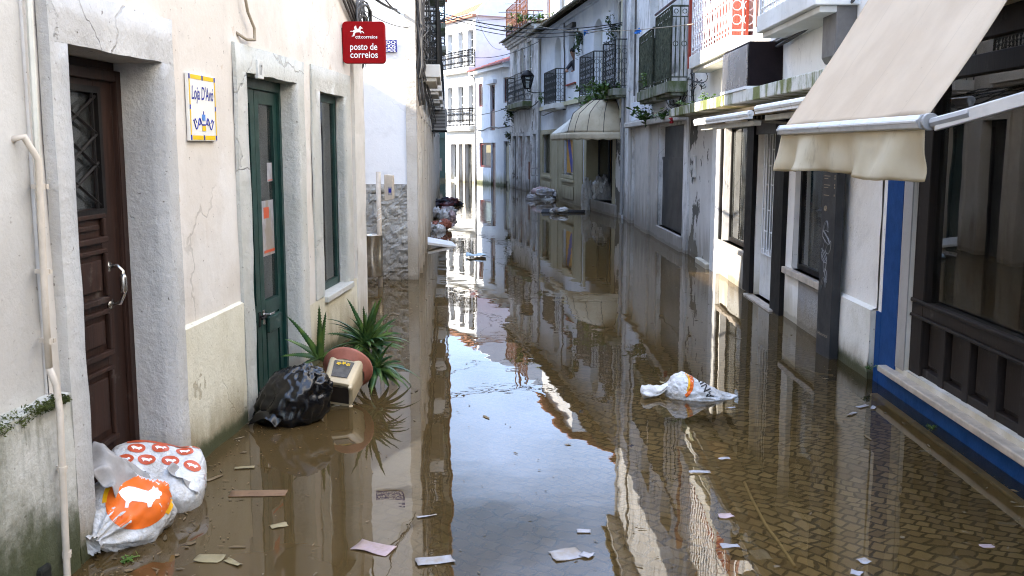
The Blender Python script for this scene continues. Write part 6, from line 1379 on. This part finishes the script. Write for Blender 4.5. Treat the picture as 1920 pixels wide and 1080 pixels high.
scrap('paper_scrap', 893, 481, .30, .22, 10, plain('light_blue_plastic', (.45, .6, .72), .4), 'pale blue plastic sheet floating in front of the white board', 'plastic', .01, .05, 3)
# white board sticking out of the water by the long house
a, b = on_z(788, 452, .20), on_z(857, 463, .03); yb = 16.2
a = on_y(786, 452, yb); b = on_y(856, 461, yb + .3)
MB_ = MB().slab([a, b, b + Vector((-.1, .55, .02)), a + Vector((-.1, .55, .06))], (0, 0, -.045)); tag(MB_.build('loose_board', 'whitep', bevel=.008), 'white board lying half out of the water by the long balcony house', 'board')
# litter heaps
def heap(name, c, r, n, mats, label, seed, cat='rubbish'):
    rnd = random.Random(seed); e = empty(name, Matrix.Translation(c), label, cat); n *= 2; r = tuple(v * .78 for v in r)
    for k in range(n):
        mb = MB(); o = Vector((rnd.uniform(-r[0], r[0]), rnd.uniform(-r[1], r[1]), rnd.uniform(.0, r[2] * .6))); s_ = Vector((r[0] * rnd.uniform(.22, .5), r[1] * rnd.uniform(.25, .5), r[2] * rnd.uniform(.25, .5))); sd0 = rnd.random() * 50
        def fn(i, j):
            th, ph = math.pi * i, 2 * math.pi * j; d = Vector((math.sin(th) * math.cos(ph), math.sin(th) * math.sin(ph), math.cos(th)))
            q = 1 + .38 * (1 - abs(nz(d, 2.1, sd0)) * 2.6) + .30 * (1 - abs(nz(d, 5.5, sd0)) * 2.4); return o + Vector((d.x * s_.x, d.y * s_.y, d.z * s_.z)) * q
        mb.grid(fn, 18, 24, True).build(('crumpled_wrapper', 'bag', 'crumpled_paper')[k % 3], mats[k % len(mats)], e, smooth=True)
    return e
heap('rubbish_heap', on_z(826, 408, 0), (.35, .5, .30), 7, ['wbag', 'gbag', 'paperp'], 'pile of white plastic bags against the long balcony house', 31)
heap('rubbish_heap', on_z(815, 431, 0) + Vector((.0, 0, 0)), (.28, .4, .26), 6, ['wbag', 'terra', 'wbag', 'gbag', 'orgd', 'wbag', 'gbag', 'wbag'], 'heap of orange and white packaging nearest the loose board', 32)
heap('rubbish_heap', on_z(832, 385, 0), (.55, .5, .26), 7, ['mud', 'black', 'mud', 'maroon'], 'dark heap of soaked rags behind the white bags', 33)
heap('rubbish_heap', on_z(1030, 374, 0), (.70, .4, .42), 8, ['paper', 'wbag', 'gbag', 'paper', 'paperp', 'wbag', 'paper', 'terra'], 'heap of mixed wrappers at the foot of the olive shopfront', 34)
heap('rubbish_heap', on_z(1124, 394, 0), (.45, .38, 1.0), 9, ['gbag', 'gbag', 'wbag', 'gbag', 'gbag', 'gbag', 'wbag'], 'grey crumpled plastic bags heaped at the shop entrance under the dome awning', 35)
heap('rubbish_heap', on_z(872, 338, 0) + Vector((-.1, -.4, 0)), (.55, .3, .45), 5, ['paper', 'wbag', 'skyb'], 'white and blue rubbish at the corner house doors', 36)
bo = on_z(1055, 399, 0); fb_ = empty('floating_beam', Matrix.Translation(bo), 'long black beam floating in front of the olive shopfront', 'beam')
MB().slab([(-.55, -.05, -.03), (.55, -.03, -.02), (.58, .12, .02), (-.5, .14, .05)], (0, 0, .045)).build('beam', 'black', fb_, bevel=.01)
heap('rubbish_heap', on_z(1048, 397, .05), (.22, .12, .14), 4, ['wbag', 'paper'], 'small white plastic caught on the floating black beam', 37)

# fine drift: leaf bits, straw and scum flecks riding on the water
rnd = random.Random(77); db = MB()
def fleck(x, y, s_, el=1.8):
    a = rnd.random() * 6.28; c, q = math.cos(a), math.sin(a); n = rnd.choice((4, 5, 6)); P = []
    for k in range(n):
        t = 2 * math.pi * k / n; r = s_ * rnd.uniform(.6, 1.2); u, v = r * el * math.cos(t), r * math.sin(t); P.append((x + u * c - v * q, y + u * q + v * c, .0035 + rnd.uniform(0, .002)))
    db.poly(P)
for k in range(1500):
    y = 3.6 + 14 * rnd.random() ** 1.6; xl, xr = -2.0 + .066 * y + .0, 2.5
    m_ = rnd.random()
    if m_ < .45: x = xl + .03 + abs(rnd.gauss(0, .28))
    elif m_ < .70: x = xr - .05 - abs(rnd.gauss(0, .25))
    else: x = rnd.uniform(xl, xr)
    fleck(x, y, rnd.uniform(.002, .006) * (2.6 if rnd.random() < .10 else 1), rnd.choice((1.2, 1.8, 4.5)))
tag(db.build('floating_flecks', plain('soaked_leaf_bits', (.17, .12, .06), .7, var=.6, sc=3, dirt=(.38, .33, .25))), kind='stuff')
for k, (pp, lab) in enumerate(((((1396, 905), (1412, 940), (1436, 985), (1462, 1020), (1490, 1062)), 'thin pale cord lying under the water on the right cobbles'), (((1462, 660), (1490, 685), (1530, 700), (1562, 704)), 'pale strip under the water in front of the black information panel'))):
    tag(MB().tube([on_z(*t, -.06) for t in pp], .008, 6).build('sunken_cord', plain('muddy_cord', (.5, .42, .28), .7), smooth=True), lab, 'cord')
